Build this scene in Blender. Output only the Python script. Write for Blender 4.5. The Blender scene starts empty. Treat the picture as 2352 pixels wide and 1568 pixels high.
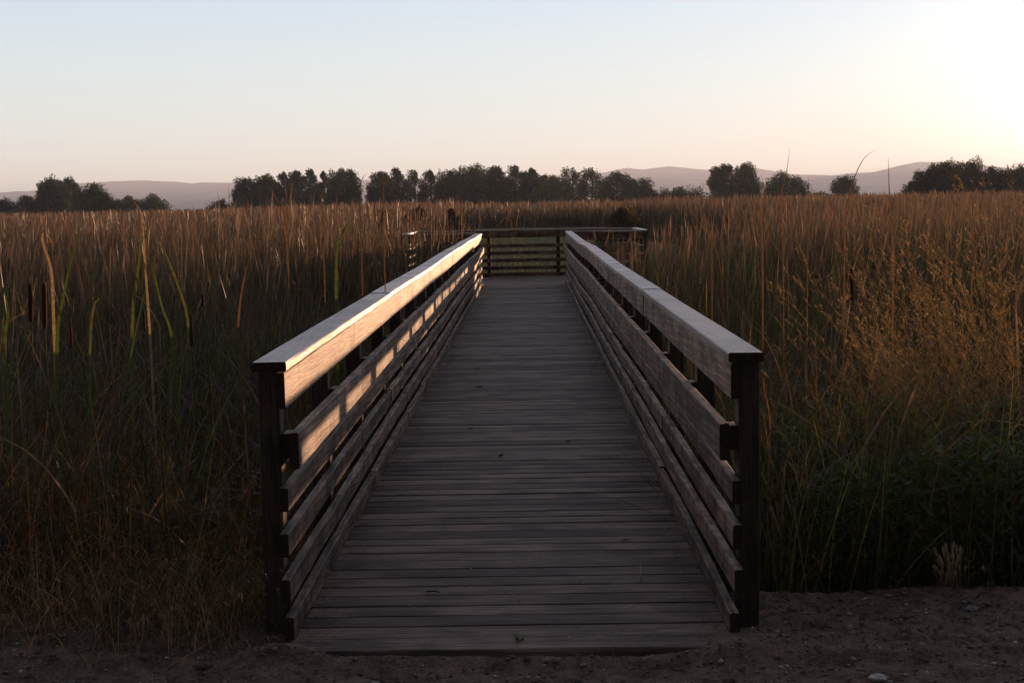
import bpy, math, random
import numpy as np
from mathutils import Vector, Matrix

random.seed(7)
rng = np.random.default_rng(11)
scene = bpy.context.scene
COL = scene.collection
R = math.radians

# ------------------------------------------------------------------ camera
EYE = 1.72
F = 3050.0                      # focal length in pixels of a 2352 x 1568 frame
cam_d = bpy.data.cameras.new('camera')
cam = bpy.data.objects.new('camera', cam_d)
COL.objects.link(cam)
cam_d.sensor_width = 36
cam_d.lens = 36 * F / 2352
cam_d.clip_start = 0.1
cam_d.clip_end = 20000
CR = Matrix.Rotation(R(0.75), 3, 'Z') @ Matrix.Rotation(R(90 - 5.925), 3, 'X') @ Matrix.Rotation(R(-1.05), 3, 'Z')
cam.matrix_world = Matrix.Translation((0, 0, EYE)) @ CR.to_4x4()
scene.camera = cam


def at(px, py, Y):
    """world point at distance Y along the bridge on the sight line through (px, py)"""
    d = CR @ Vector(((px - 1176) / F, -(py - 784) / F, -1))
    t = Y / d.y
    return Vector((d.x * t, Y, EYE + d.z * t))


# ------------------------------------------------------------------ tags, linking
def tag(o, label=None, cat=None, group=None, kind=None):
    if label: o['label'] = label
    if cat: o['category'] = cat
    if group: o['group'] = group
    if kind: o['kind'] = kind
    return o


def empty(name, loc=(0, 0, 0)):
    o = bpy.data.objects.new(name, None)
    o.empty_display_size = .2
    o.location = loc
    COL.objects.link(o)
    return o


def mesh_obj(name, V, Fc, mat, parent=None, tint=None, smooth=False, face_rnd=None):
    """V (n,3) array, Fc (m,k) int array or list of tuples"""
    me = bpy.data.meshes.new(name)
    V = np.asarray(V, dtype=np.float32)
    if parent is not None:
        V = V - np.array(parent_loc(parent), dtype=np.float32)
    if isinstance(Fc, np.ndarray):
        k = Fc.shape[1]
        m = len(Fc)
        me.vertices.add(len(V))
        me.vertices.foreach_set('co', V.ravel())
        me.loops.add(m * k)
        me.loops.foreach_set('vertex_index', Fc.astype(np.int32).ravel())
        me.polygons.add(m)
        me.polygons.foreach_set('loop_start', (np.arange(m) * k).astype(np.int32))
        me.update(calc_edges=True)
    else:
        me.from_pydata([tuple(map(float, v)) for v in V], [], Fc)
        me.update()
    if tint is not None:
        a = me.attributes.new('tint', 'FLOAT_COLOR', 'POINT')
        t = np.ones((len(V), 4), dtype=np.float32)
        t[:, :3] = tint
        a.data.foreach_set('color', t.ravel())
    if smooth:
        me.polygons.foreach_set('use_smooth', [True] * len(me.polygons))
    me.materials.append(mat)
    o = bpy.data.objects.new(name, me)
    COL.objects.link(o)
    if parent is not None:
        o.parent = parent
    return o


def parent_loc(p):
    l = Vector(p.location)
    while p.parent:
        p = p.parent
        l += Vector(p.location)
    return l


# ------------------------------------------------------------------ materials
def new_mat(name):
    m = bpy.data.materials.new(name)
    m.use_nodes = True
    nt = m.node_tree
    nt.nodes.clear()
    return m, nt, nt.nodes, nt.links


def N(nodes, t, **kw):
    n = nodes.new(t)
    for k, v in kw.items():
        if k in n.inputs.keys() if hasattr(n.inputs, 'keys') else False:
            n.inputs[k].default_value = v
        else:
            setattr(n, k, v)
    return n


def ramp(nodes, stops):
    n = nodes.new('ShaderNodeValToRGB')
    cr = n.color_ramp
    while len(cr.elements) < len(stops): cr.elements.new(.5)
    for e, (p, c) in zip(cr.elements, stops):
        e.position = p
        e.color = (c, c, c, 1) if isinstance(c, (int, float)) else (*c, 1)
    return n


def wood_mat(name, axis, dark, light, rough=.62, seed=0, tintattr=False, bump=.8, stain=.55, spec=.35, kerf=9, wave=.55):
    """weathered timber, grain running along the given axis"""
    m, nt, nd, lk = new_mat(name)
    out = nd.new('ShaderNodeOutputMaterial')
    bs = nd.new('ShaderNodeBsdfPrincipled')
    lk.new(bs.outputs[0], out.inputs[0])
    geo = nd.new('ShaderNodeNewGeometry')
    info = nd.new('ShaderNodeObjectInfo')
    add = nd.new('ShaderNodeVectorMath'); add.operation = 'ADD'
    mul = nd.new('ShaderNodeVectorMath'); mul.operation = 'SCALE'
    mul.inputs['Scale'].default_value = 37.0
    comb = nd.new('ShaderNodeCombineXYZ')
    lk.new(info.outputs['Random'], comb.inputs[0])
    lk.new(info.outputs['Random'], comb.inputs[1])
    lk.new(info.outputs['Random'], comb.inputs[2])
    src = comb.outputs[0]
    if tintattr:
        at_ = nd.new('ShaderNodeAttribute'); at_.attribute_name = 'tint'
        src = at_.outputs['Vector']
    lk.new(src, mul.inputs[0])
    lk.new(geo.outputs['Position'], add.inputs[0])
    lk.new(mul.outputs[0], add.inputs[1])

    def stretched(along, across):
        s = [across] * 3
        s['xyz'.index(axis)] = along
        mp = nd.new('ShaderNodeMapping')
        mp.inputs['Scale'].default_value = s
        lk.new(add.outputs[0], mp.inputs[0])
        return mp

    g1 = nd.new('ShaderNodeTexNoise'); g1.inputs['Scale'].default_value = 1
    g1.inputs['Detail'].default_value = 5; g1.inputs['Roughness'].default_value = .65
    g1.inputs['Distortion'].default_value = 1.3
    lk.new(stretched(2.2, 48).outputs[0], g1.inputs[0])
    g2 = nd.new('ShaderNodeTexNoise'); g2.inputs['Scale'].default_value = 1
    g2.inputs['Detail'].default_value = 3
    lk.new(stretched(4, 130).outputs[0], g2.inputs[0])
    # broad stains
    st = nd.new('ShaderNodeTexNoise'); st.inputs['Scale'].default_value = 1
    st.inputs['Detail'].default_value = 4; st.inputs['Roughness'].default_value = .6
    lk.new(stretched(3.0, 9).outputs[0], st.inputs[0])
    # saw kerf bands across the board
    kf = nd.new('ShaderNodeTexNoise'); kf.inputs['Scale'].default_value = 1; kf.inputs['Detail'].default_value = 2
    lk.new(stretched(kerf, 1.2).outputs[0], kf.inputs[0])
    # lichen speckle
    sp = nd.new('ShaderNodeTexNoise'); sp.inputs['Scale'].default_value = 160; sp.inputs['Detail'].default_value = 2
    lk.new(add.outputs[0], sp.inputs[0])
    # knots
    kn = nd.new('ShaderNodeTexVoronoi'); kn.inputs['Scale'].default_value = 1
    lk.new(stretched(3.0, 9).outputs[0], kn.inputs[0])
    knr = ramp(nd, [(.06, .25), (.13, 1)])
    lk.new(kn.outputs['Distance'], knr.inputs[0])
    # dark cracks from the fine grain
    cr = ramp(nd, [(.30, 0), (.40, 1)])
    lk.new(g2.outputs[0], cr.inputs[0])
    c1 = ramp(nd, [(.38, dark), (.60, light)])
    mixg = nd.new('ShaderNodeMath'); mixg.operation = 'MULTIPLY_ADD'
    lk.new(st.outputs[0], mixg.inputs[0]); mixg.inputs[1].default_value = stain
    sub = nd.new('ShaderNodeMath'); sub.operation = 'MULTIPLY_ADD'
    lk.new(g1.outputs[0], sub.inputs[0]); sub.inputs[1].default_value = .75
    sub.inputs[2].default_value = .125 - stain * .5
    lk.new(sub.outputs[0], mixg.inputs[2])
    lk.new(mixg.outputs[0], c1.inputs[0])

    def mult(a, b, fac=1.0):
        mx = nd.new('ShaderNodeMixRGB'); mx.blend_type = 'MULTIPLY'
        mx.inputs[0].default_value = fac
        lk.new(a, mx.inputs[1]); lk.new(b, mx.inputs[2])
        return mx.outputs[0]
    c = mult(c1.outputs[0], cr.outputs[0], .55)
    c = mult(c, knr.outputs[0], .5)
    kr = ramp(nd, [(.40, .42), (.53, 1.0)])
    lk.new(kf.outputs[0], kr.inputs[0])
    c = mult(c, kr.outputs[0], .85)
    spr = ramp(nd, [(.35, .7), (.65, 1.25)])
    lk.new(sp.outputs[0], spr.inputs[0])
    c = mult(c, spr.outputs[0], .5)
    wv = nd.new('ShaderNodeTexWave'); wv.bands_direction = 'DIAGONAL'
    wv.inputs['Scale'].default_value = 1; wv.inputs['Distortion'].default_value = 5
    wv.inputs['Detail'].default_value = 2; wv.inputs['Detail Scale'].default_value = .8
    lk.new(stretched(.9, 16).outputs[0], wv.inputs[0])
    wr = ramp(nd, [(.15, .48), (.6, 1.08)])
    lk.new(wv.outputs['Fac'], wr.inputs[0])
    c = mult(c, wr.outputs[0], wave)
    # per-board value
    br = nd.new('ShaderNodeMapRange')
    br.inputs['To Min'].default_value = .68; br.inputs['To Max'].default_value = 1.22
    if tintattr:
        sx = nd.new('ShaderNodeSeparateXYZ'); lk.new(at_.outputs['Vector'], sx.inputs[0])
        lk.new(sx.outputs[0], br.inputs['Value'])
    else:
        lk.new(info.outputs['Random'], br.inputs['Value'])
    cb = nd.new('ShaderNodeCombineXYZ')
    for i in range(3): lk.new(br.outputs[0], cb.inputs[i])
    c = mult(c, cb.outputs[0])
    lk.new(c, bs.inputs['Base Color'])
    rr = nd.new('ShaderNodeMapRange')
    rr.inputs['To Min'].default_value = rough - .12; rr.inputs['To Max'].default_value = rough + .15
    lk.new(g1.outputs[0], rr.inputs['Value'])
    lk.new(rr.outputs[0], bs.inputs['Roughness'])
    bs.inputs['Specular IOR Level'].default_value = spec
    # bump
    ad = nd.new('ShaderNodeMath'); ad.operation = 'MULTIPLY_ADD'
    lk.new(g2.outputs[0], ad.inputs[0]); ad.inputs[1].default_value = .5
    lk.new(g1.outputs[0], ad.inputs[2])
    ad2 = nd.new('ShaderNodeMath'); ad2.operation = 'MULTIPLY_ADD'
    lk.new(sp.outputs[0], ad2.inputs[0]); ad2.inputs[1].default_value = .35
    lk.new(ad.outputs[0], ad2.inputs[2])
    bp = nd.new('ShaderNodeBump'); bp.inputs['Strength'].default_value = bump
    bp.inputs['Distance'].default_value = .004
    lk.new(ad2.outputs[0], bp.inputs['Height'])
    lk.new(bp.outputs[0], bs.inputs['Normal'])
    return m


def leaf_mat(name, scale=1.0, transl=.45, rough=.45, gloss=.06, var=.35, noise=40):
    m, nt, nd, lk = new_mat(name)
    out = nd.new('ShaderNodeOutputMaterial')
    a = nd.new('ShaderNodeAttribute'); a.attribute_name = 'tint'
    geo = nd.new('ShaderNodeNewGeometry')
    ns = nd.new('ShaderNodeTexNoise'); ns.inputs['Scale'].default_value = noise; ns.inputs['Detail'].default_value = 2
    lk.new(geo.outputs['Position'], ns.inputs[0])
    rp = ramp(nd, [(.3, (1 - var) * scale), (.7, (1 + var) * scale)])
    lk.new(ns.outputs[0], rp.inputs[0])
    mx = nd.new('ShaderNodeMixRGB'); mx.blend_type = 'MULTIPLY'; mx.inputs[0].default_value = 1
    lk.new(a.outputs['Color'], mx.inputs[1]); lk.new(rp.outputs[0], mx.inputs[2])
    df = nd.new('ShaderNodeBsdfDiffuse'); lk.new(mx.outputs[0], df.inputs[0])
    tr = nd.new('ShaderNodeBsdfTranslucent')
    warm = nd.new('ShaderNodeMixRGB'); warm.blend_type = 'MULTIPLY'; warm.inputs[0].default_value = 1
    lk.new(mx.outputs[0], warm.inputs[1]); warm.inputs[2].default_value = (1.5, 1.45, 1.0, 1)
    lk.new(warm.outputs[0], tr.inputs[0])
    m1 = nd.new('ShaderNodeMixShader'); m1.inputs[0].default_value = transl
    lk.new(df.outputs[0], m1.inputs[1]); lk.new(tr.outputs[0], m1.inputs[2])
    gl = nd.new('ShaderNodeBsdfGlossy'); gl.inputs['Roughness'].default_value = rough
    gl.inputs['Color'].default_value = (1, 1, 1, 1)
    m2 = nd.new('ShaderNodeMixShader'); m2.inputs[0].default_value = gloss
    lk.new(m1.outputs[0], m2.inputs[1]); lk.new(gl.outputs[0], m2.inputs[2])
    lk.new(m2.outputs[0], out.inputs[0])
    return m


def plain_mat(name, c1, c2, scale=8, rough=.9, bump=.3, spec=.2):
    m, nt, nd, lk = new_mat(name)
    out = nd.new('ShaderNodeOutputMaterial')
    bs = nd.new('ShaderNodeBsdfPrincipled'); lk.new(bs.outputs[0], out.inputs[0])
    geo = nd.new('ShaderNodeNewGeometry')
    ns = nd.new('ShaderNodeTexNoise'); ns.inputs['Scale'].default_value = scale; ns.inputs['Detail'].default_value = 6
    lk.new(geo.outputs['Position'], ns.inputs[0])
    rp = ramp(nd, [(.35, c1), (.65, c2)]); lk.new(ns.outputs[0], rp.inputs[0])
    lk.new(rp.outputs[0], bs.inputs['Base Color'])
    bs.inputs['Roughness'].default_value = rough
    bs.inputs['Specular IOR Level'].default_value = spec
    bp = nd.new('ShaderNodeBump'); bp.inputs['Strength'].default_value = bump; bp.inputs['Distance'].default_value = .01
    lk.new(ns.outputs[0], bp.inputs['Height']); lk.new(bp.outputs[0], bs.inputs['Normal'])
    return m


DK, LT = (.080, .052, .039), (.430, .295, .220)
M_Y = wood_mat('weathered_timber_long', 'y', DK, LT)
M_X = wood_mat('weathered_timber_cross', 'x', DK, LT)
M_Z = wood_mat('weathered_timber_upright', 'z', (.040, .027, .022), (.150, .105, .080), kerf=1.2, wave=.2)
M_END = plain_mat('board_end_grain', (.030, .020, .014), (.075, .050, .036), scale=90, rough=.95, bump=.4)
M_CAPY = wood_mat('sky_sheen_cap_timber_long', 'y', (.24, .205, .215), (.58, .50, .52), rough=.44, stain=.25, bump=.45, spec=.8, kerf=1.3, wave=.2)  # pale lilac base colour carries the sky's sheen on the caps
M_CAPX = wood_mat('sky_sheen_cap_timber_cross', 'x', (.24, .205, .215), (.58, .50, .52), rough=.44, stain=.25, bump=.45, spec=.8, kerf=1.3, wave=.2)  # same sky sheen put into the colour, grain crosswise
M_DECK = wood_mat('weathered_deck_timber', 'x', (.100, .072, .062), (.330, .245, .210), rough=.68, tintattr=True, bump=.7, spec=.3, kerf=1.5, wave=.3)
M_LEAF = leaf_mat('reed_leaf', 1.0, transl=.42, rough=.46, gloss=.045)
M_DRY = leaf_mat('dry_grass_stem', 1.5, transl=.35, rough=.5, gloss=.04)
M_CROWN = leaf_mat('tree_foliage', 1.0, transl=.35, rough=.5, gloss=.02, var=.5, noise=1.2)
M_BARK = plain_mat('tree_bark', (.03, .022, .016), (.08, .06, .045), scale=6)
M_SPIKE = plain_mat('cattail_velvet', (.055, .022, .012), (.10, .04, .02), scale=120)
M_PEB = leaf_mat('gravel_and_chips', 1.35, transl=0, rough=.6, gloss=.03)
M_SCREW = plain_mat('rusty_screw', (.03, .02, .018), (.05, .03, .025), scale=40, rough=.6)
M_STEEL = plain_mat('galvanised_steel', (.2, .2, .2), (.3, .3, .3), scale=2, rough=.5)


# ------------------------------------------------------------------ timber boards
def board(p0, p1, w, t, side, parent, name, mat, n=None, warp=.0025, ch=.004, zf=None, squeeze=0, label=None):
    """board from p0 to p1 (centre line), w = size along 'up' direction, t = size along 'side' direction"""
    p0, p1 = Vector(p0), Vector(p1)
    d = (p1 - p0)
    L = d.length
    d.normalize()
    side = Vector(side).normalized()
    up = side.cross(d).normalized()
    if n is None: n = max(2, int(L / .35))
    hw, ht = w / 2, t / 2
    prof = [(-ht + ch, -hw), (ht - ch, -hw), (ht, -hw + ch), (ht, hw - ch), (ht - ch, hw), (-ht + ch, hw), (-ht, hw - ch), (-ht, -hw + ch)]
    V, Fc = [], []
    a1, a2, ph1, ph2 = random.uniform(.5, 1.3), random.uniform(.5, 1.3), random.uniform(0, 6), random.uniform(0, 6)
    for i in range(n + 1):
        s = i / n
        c = p0 + d * (L * s)
        if zf: c = c + Vector((0, 0, zf(c.y)))
        c = c + side * (warp * a1 * math.sin(ph1 + s * 5.0)) + up * (warp * a2 * math.sin(ph2 + s * 4.0))
        for (a, b) in prof:
            j = random.uniform(-.0007, .0007)
            V.append(c + side * (a + j) + up * (b + random.uniform(-.0007, .0007)))
    k = 8
    for i in range(n):
        for j in range(k):
            Fc.append((i * k + j, i * k + (j + 1) % k, (i + 1) * k + (j + 1) % k, (i + 1) * k + j))
    Fc.append(tuple(range(k - 1, -1, -1)))
    Fc.append(tuple(n * k + j for j in range(k)))
    o = mesh_obj(name, V, Fc, mat, parent)
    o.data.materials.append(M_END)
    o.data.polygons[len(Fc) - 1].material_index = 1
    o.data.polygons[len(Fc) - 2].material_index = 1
    if label: o['label'] = label
    return o


JOINTS = [5.30, 9.36, 13.4, 17.45, 21.5, 25.5, 28.45]


def knots(seed, amp):
    r = random.Random(seed)
    ks = [(4.0, 0)] + [(j, r.uniform(-amp, amp)) for j in JOINTS] + [(40, 0)]
    def f(y):
        for (a, za), (b, zb) in zip(ks, ks[1:]):
            if a <= y <= b:
                u = (y - a) / (b - a); u = u * u * (3 - 2 * u)
                return za + (zb - za) * u
        return 0
    return f


WZ = {-1: knots(3, .012), 1: knots(9, .014)}

bridge = empty('footbridge', (0, 0, 0))
tag(bridge, 'long weathered wooden footbridge with slatted railings leading to a railed viewing platform', 'footbridge')

# row geometry: (z_bottom, z_top)
ROWS = [(.504, .600), (.325, .421), (.151, .247), (.003, .097)]
SIDE = {  # x of: cap inner/outer, fascia centre, post centre, grab rail centre, spacer
    -1: dict(cap=-1.050, fas=-1.008, post=-1.072, grab=-.955, spc=-.9995, low=[-1.006, -1.002, -.996, -.978]),
    1: dict(cap=.870, fas=.827, post=.891, grab=.777, spc=.8215, low=[.826, .824, .822, .800]),
}
post_y = [5.41 + 1.31 * k for k in range(18)]
for s in (-1, 1):
    g = SIDE[s]
    zf = WZ[s]
    for a, b in zip(JOINTS, JOINTS[1:]):
        board((g['cap'], a, 1.089), (g['cap'], b - .004, 1.089), .038, .142, (1, 0, 0), bridge, 'cap_board', M_CAPY, zf=zf, ch=.005)
        board((g['fas'], a + .01, .992), (g['fas'], b + .006, .992), .146, .037, (1, 0, 0), bridge, 'fascia_board', M_Y, zf=zf)
        board((g['grab'], a - .02 if a < 6 else a, .750), (g['grab'], b - .006, .750), .148, .039, (1, 0, 0), bridge, 'grab_board', M_Y, zf=zf)
    for ri, (z0, z1) in enumerate(ROWS):
        # joints staggered by whole post bays
        js = [JOINTS[0] - [.03, .07, .12, .17][ri]]
        y = post_y[0]
        st = [2, 3, 1, 2][ri] if s < 0 else [1, 2, 3, 2][ri]
        k = st
        while k < len(post_y):
            js.append(post_y[k]); k += 3
        js.append(28.40)
        for a, b in zip(js, js[1:]):
            dx = random.uniform(-.003, .003)
            dz = random.uniform(-.004, .004)
            board((g['low'][ri] + dx, a, (z0 + z1) / 2 + dz), (g['low'][ri] + dx + random.uniform(-.004, .004), b - .005, (z0 + z1) / 2 + dz),
                  z1 - z0, .037, (1, 0, 0), bridge, 'rail_board', M_Y, zf=zf if ri < 3 else None)
    for i, y in enumerate(post_y):
        board((g['post'], y, -.75 if i else -.12), (g['post'], y, 1.0695), .087, .087, (1, 0, 0), bridge, 'post', M_Z, n=4, warp=.002,
              zf=lambda yy, z=zf(y): 0)
        # spacer block carrying the grab board
        board((g['spc'] + .0035 * s, y - .05, .755), (g['spc'] + .0035 * s, y + .05, .755), .10, .036, (1, 0, 0), bridge, 'spacer_block', M_Y, n=1, warp=0, zf=zf)

# deck of cross boards, one mesh; board pattern inside it
V, Fc, T = [], [], []


def deck_board(x0, x1, y0, y1, zt, seg=10):
    r = [random.random(), random.random(), random.random()]
    tilt = random.uniform(-.0018, .0018)
    cup = random.uniform(-.0012, .0012)
    skew = random.uniform(-.003, .003)
    base = len(V)
    ch = .005
    prof = [(y0 + ch, -.038), (y0, -.034), (y0, -ch), (y0 + ch, 0), ((y0 + y1) / 2, cup), (y1 - ch, 0), (y1, -ch), (y1, -.034), (y1 - ch, -.038)]
    k = len(prof)
    x0 += random.uniform(-.012, .004); x1 += random.uniform(-.004, .012)
    for i in range(seg + 1):
        u = i / seg
        x = x0 + (x1 - x0) * u
        e = random.uniform(-.0012, .0012)
        e2 = random.uniform(-.0008, .0008)
        for (py, pz) in prof:
            V.append((x, py + e + skew * (u - .5), zt + pz + tilt * (1 if py > (y0 + y1) / 2 else -1) + e2))
            T.append(r)
    for i in range(seg):
        for j in range(k):
            Fc.append((base + i * k + j, base + i * k + (j + 1) % k, base + (i + 1) * k + (j + 1) % k, base + (i + 1) * k + j))
    Fc.append(tuple(base + j for j in range(k)))
    Fc.append(tuple(base + seg * k + j for j in range(k - 1, -1, -1)))


y = 5.02
while y < 28.2:
    w = .137 + random.uniform(-.004, .003)
    gap = random.choice([.006, .007, .009, .011, .015])
    if y < 5.45: deck_board(-.957, .778, y, y + w, random.uniform(-.002, .001))
    else: deck_board(-1.02, .84, y, y + w, random.uniform(-.002, .001))
    y += w + gap
yplat = y
while y < 31.6:
    w = .139
    deck_board(-2.74, 2.60, y, y + w, random.uniform(-.002, .001))
    y += w + random.choice([.004, .006, .009])
mesh_obj('deck', V, Fc, M_DECK, bridge, tint=np.array(T))
# screws along the joists: one mesh, surface fixings
V, Fc = [], []
y = 5.09
while y < 18:
    for x in (-.84, -.10, .70):
        for dy in (-.035, .035):
            cx, cy = x + random.uniform(-.012, .012), y + dy + random.uniform(-.005, .005)
            b = len(V)
            for j in range(6):
                V.append((cx + .0045 * math.cos(j * 1.047), cy + .0045 * math.sin(j * 1.047), .0022))
            Fc.append(tuple(range(b, b + 6)))
    y += .145
tag(mesh_obj('deck_screws', V, Fc, M_SCREW, bridge), kind='stuff')
# nail heads at every post, fixings on the face of the boards
V, Fc = [], []


def nail(c, ax, r=.0042):
    c = Vector(c); ax = Vector(ax); a = ax.orthogonal().normalized(); b_ = ax.cross(a)
    o = len(V)
    for j in range(6): V.append(c + ax * .0028 + (a * math.cos(j * 1.047) + b_ * math.sin(j * 1.047)) * r)
    Fc.append(tuple(range(o, o + 6)))


for s in (-1, 1):
    g = SIDE[s]
    for y in post_y:
        dz = WZ[s](y)
        for q in (-.03, .035):
            j = lambda: random.uniform(-.008, .008)
            nail((g['cap'] + q * 1.2 + j(), y + j(), 1.108 + dz + .0012), (0, 0, 1), .0052)
            nail((g['fas'] - s * .0185, y + q * .4 + j(), .992 + q * 1.2 + dz), (-s, 0, 0), .005)
            nail((g['grab'] - s * .0195, y + j(), .75 + q * 1.1 + dz), (-s, 0, 0), .005)
            for ri, (z0, z1) in enumerate(ROWS):
                nail((g['low'][ri] - s * .0185, y + j(), (z0 + z1) / 2 + q * .7 + (dz if ri < 3 else 0)), (-s, 0, 0), .0045)
tag(mesh_obj('rail_nails', V, Fc, M_SCREW, bridge), kind='stuff')
for x in (-.90, -.09, .74):
    board((x, 5.10, -.165), (x, 28.3, -.165), .20, .07, (1, 0, 0), bridge, 'stringer', M_Y, n=8)
for yy in (28.9, 31.4):
    board((-2.70, yy, -.165), (2.56, yy, -.165), .20, .07, (0, 1, 0), bridge, 'stringer', M_X, n=6)

# viewing platform railings
XL, XR, YN, YF = -2.68, 2.55, 28.50, 31.45
PROW = [(.690, .775), (.515, .600), (.340, .425), (.165, .250), (.008, .095)]


def cross_rail(x0, x1, y, s):
    """s = +1: boards on the near side of the posts"""
    board((x0, y, 1.089), (x1, y, 1.089), .038, .142, (0, 1, 0), bridge, 'cap_board', M_CAPX)
    yb = y - .040 * s
    board((x0, yb, .992), (x1, yb, .992), .146, .037, (0, 1, 0), bridge, 'fascia_board', M_X)
    for a, b in PROW:
        board((x0, yb + random.uniform(-.003, .003), (a + b) / 2), (x1, yb, (a + b) / 2 + random.uniform(-.008, .008)), b - a, .037, (0, 1, 0), bridge, 'rail_board', M_X)


cross_rail(XL, XR, YF, 1)
cross_rail(XL, -1.13, YN, -1)
cross_rail(.95, XR, YN, -1)
for x, s in ((XL + .02, 1), (XR - .02, -1)):
    board((x, YN + .08, 1.089), (x, YF - .08, 1.089), .038, .142, (1, 0, 0), bridge, 'cap_board', M_CAPY)
    board((x + .04 * s, YN + .06, .992), (x + .04 * s, YF - .07, .992), .146, .037, (1, 0, 0), bridge, 'fascia_board', M_Y)
    for a, b in PROW:
        board((x + .04 * s, YN + .06, (a + b) / 2), (x + .04 * s, YF - .07, (a + b) / 2), b - a, .037, (1, 0, 0), bridge, 'rail_board', M_Y)
for x in (XL + .02, -1.84, -.915, .716, 1.63, XR - .02):
    board((x, YF + .026, -.7), (x, YF + .026, 1.0695), .087, .087, (1, 0, 0), bridge, 'post', M_Z, n=4)
for x in (XL + .02, -1.9, -1.14, .955, 1.75, XR - .02):
    board((x, YN - .026, -.7), (x, YN - .026, 1.0695), .087, .087, (1, 0, 0), bridge, 'post', M_Z, n=4)
for x in (XL - .008, XR + .008):
    board((x, (YN + YF) / 2, -.7), (x, (YN + YF) / 2, 1.0695), .087, .087, (1, 0, 0), bridge, 'post', M_Z, n=4)


# ------------------------------------------------------------------ ground
def snoise(x, y, f=1.0, seed=0):
    x = np.asarray(x, dtype=float) * f + seed * 13.7
    y = np.asarray(y, dtype=float) * f + seed * 7.3
    return (np.sin(x * 1.7 + 1.3 * np.sin(y * .9)) + np.sin(y * 2.1 + 1.1 * np.sin(x * 1.3 + .7)) + .6 * np.sin(x * 3.9 + y * 2.7) + .4 * np.sin(y * 5.3 - x * 4.1)) / 3.0


MARSH = -.62


def edge_y(x):
    x = np.asarray(x, dtype=float)
    return np.where(x > 0, 5.80, 5.55) + .07 * snoise(x, 0 * x, 1.9, 2) + .02 * snoise(x, 0 * x, 9, 4)


def ground_z(x, y):
    x = np.asarray(x, dtype=float); y = np.asarray(y, dtype=float)
    u = np.clip((y - edge_y(x)) / 1.6, 0, 1)
    u = 1 - (1 - u) ** 2
    top = -.035 + .012 * snoise(x, y, .9, 1) + .008 * snoise(x, y, 4, 3)
    top = top + .035 * np.clip((x - 1.0) / 1.5, 0, 1) + .03 * np.clip((-x - 1.05) / .8, 0, 1)
    top = top - .03 * np.clip((5.02 - y) / .8, 0, 1)
    top = top + .060 * np.exp(-((x + 1.0) ** 2 + (y - 5.0) ** 2) / .024) + .060 * np.exp(-((x - .80) ** 2 + (y - 5.06) ** 2) / .030) + .018 * np.exp(-((y - 4.97) / .05) ** 2)
    far = MARSH + .04 * snoise(x, y, .25, 5)
    return top * (1 - u) + far * u


# fine in the foreground, coarse to the horizon, one sheet
gx = np.concatenate([-np.geomspace(9000, 4.6, 46), np.arange(-4.5, 4.51, .025), np.geomspace(4.6, 9000, 46)])
gy = np.concatenate([-np.geomspace(3000, 2, 14), np.arange(2.2, 7.6, .025), np.geomspace(7.7, 9000, 90)])
GX, GY = np.meshgrid(gx, gy)
GZ = ground_z(GX, GY)
near = (GY < 7.5) & (GY > 2) & (np.abs(GX) < 4.6)
rough = rng.normal(0, 1, GX.shape)
r2 = (rough + np.roll(rough, 1, 0) + np.roll(rough, 1, 1) + np.roll(rough, -1, 0) + np.roll(rough, -1, 1)) / 2.2
GZ = GZ + near * (.0028 * rough + .0030 * r2 + .004 * snoise(GX, GY, 14, 6)) * (1 - .6 * ((GX > -1) & (GX < .85) & (GY > 4.98)))
# under the boards of the bridge the soil stays below the deck
under = (GX > -1.05) & (GX < .88) & (GY > 5.03) & ((np.abs(GX + .09) < .74) | (GY > 5.3))
GZ = np.where(under, np.minimum(GZ, -.06), GZ)
nx, ny = len(gx), len(gy)
idx = np.arange(nx * ny).reshape(ny, nx)
FG = np.stack([idx[:-1, :-1].ravel(), idx[:-1, 1:].ravel(), idx[1:, 1:].ravel(), idx[1:, :-1].ravel()], 1)


def in_meadow(x, y):
    x = np.asarray(x, dtype=float); y = np.asarray(y, dtype=float)
    u = np.clip((y - 33) / 95, 0, 1)
    n = .9 * snoise(x, y, .12, 8)
    xl = -3.2 - 2.6 * u + n
    xr = np.where(y < 62, 3.4 + 5.4 * np.clip((y - 31) / 14, 0, 1), 7.0 + 1.2 * u) + n
    return (y > 32.3) & (y < 126 + 3 * snoise(x, y, .3, 9)) & (x > xl) & (x < xr)


mead = in_meadow(GX, GY)
bank = (GY < edge_y(GX) + .5)
tg = np.zeros((ny, nx, 3), dtype=np.float32)
tg[:] = (.050, .036, .024)
tg[mead] = (.14, .13, .065)
tg[bank] = (.190, .142, .114)
m, nt, nd, lk = new_mat('bare_soil')
out = nd.new('ShaderNodeOutputMaterial'); bs = nd.new('ShaderNodeBsdfPrincipled'); lk.new(bs.outputs[0], out.inputs[0])
a = nd.new('ShaderNodeAttribute'); a.attribute_name = 'tint'
geo = nd.new('ShaderNodeNewGeometry')
n1 = nd.new('ShaderNodeTexNoise'); n1.inputs['Scale'].default_value = 9; n1.inputs['Detail'].default_value = 8; n1.inputs['Roughness'].default_value = .7
n2 = nd.new('ShaderNodeTexVoronoi'); n2.inputs['Scale'].default_value = 70
lk.new(geo.outputs['Position'], n1.inputs[0]); lk.new(geo.outputs['Position'], n2.inputs[0])
r1 = ramp(nd, [(.3, .45), (.7, 1.6)]); lk.new(n1.outputs[0], r1.inputs[0])
r2_ = ramp(nd, [(.0, 1.5), (.6, .6)]); lk.new(n2.outputs['Distance'], r2_.inputs[0])
x1 = nd.new('ShaderNodeMixRGB'); x1.blend_type = 'MULTIPLY'; x1.inputs[0].default_value = 1
x2 = nd.new('ShaderNodeMixRGB'); x2.blend_type = 'MULTIPLY'; x2.inputs[0].default_value = .6
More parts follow.
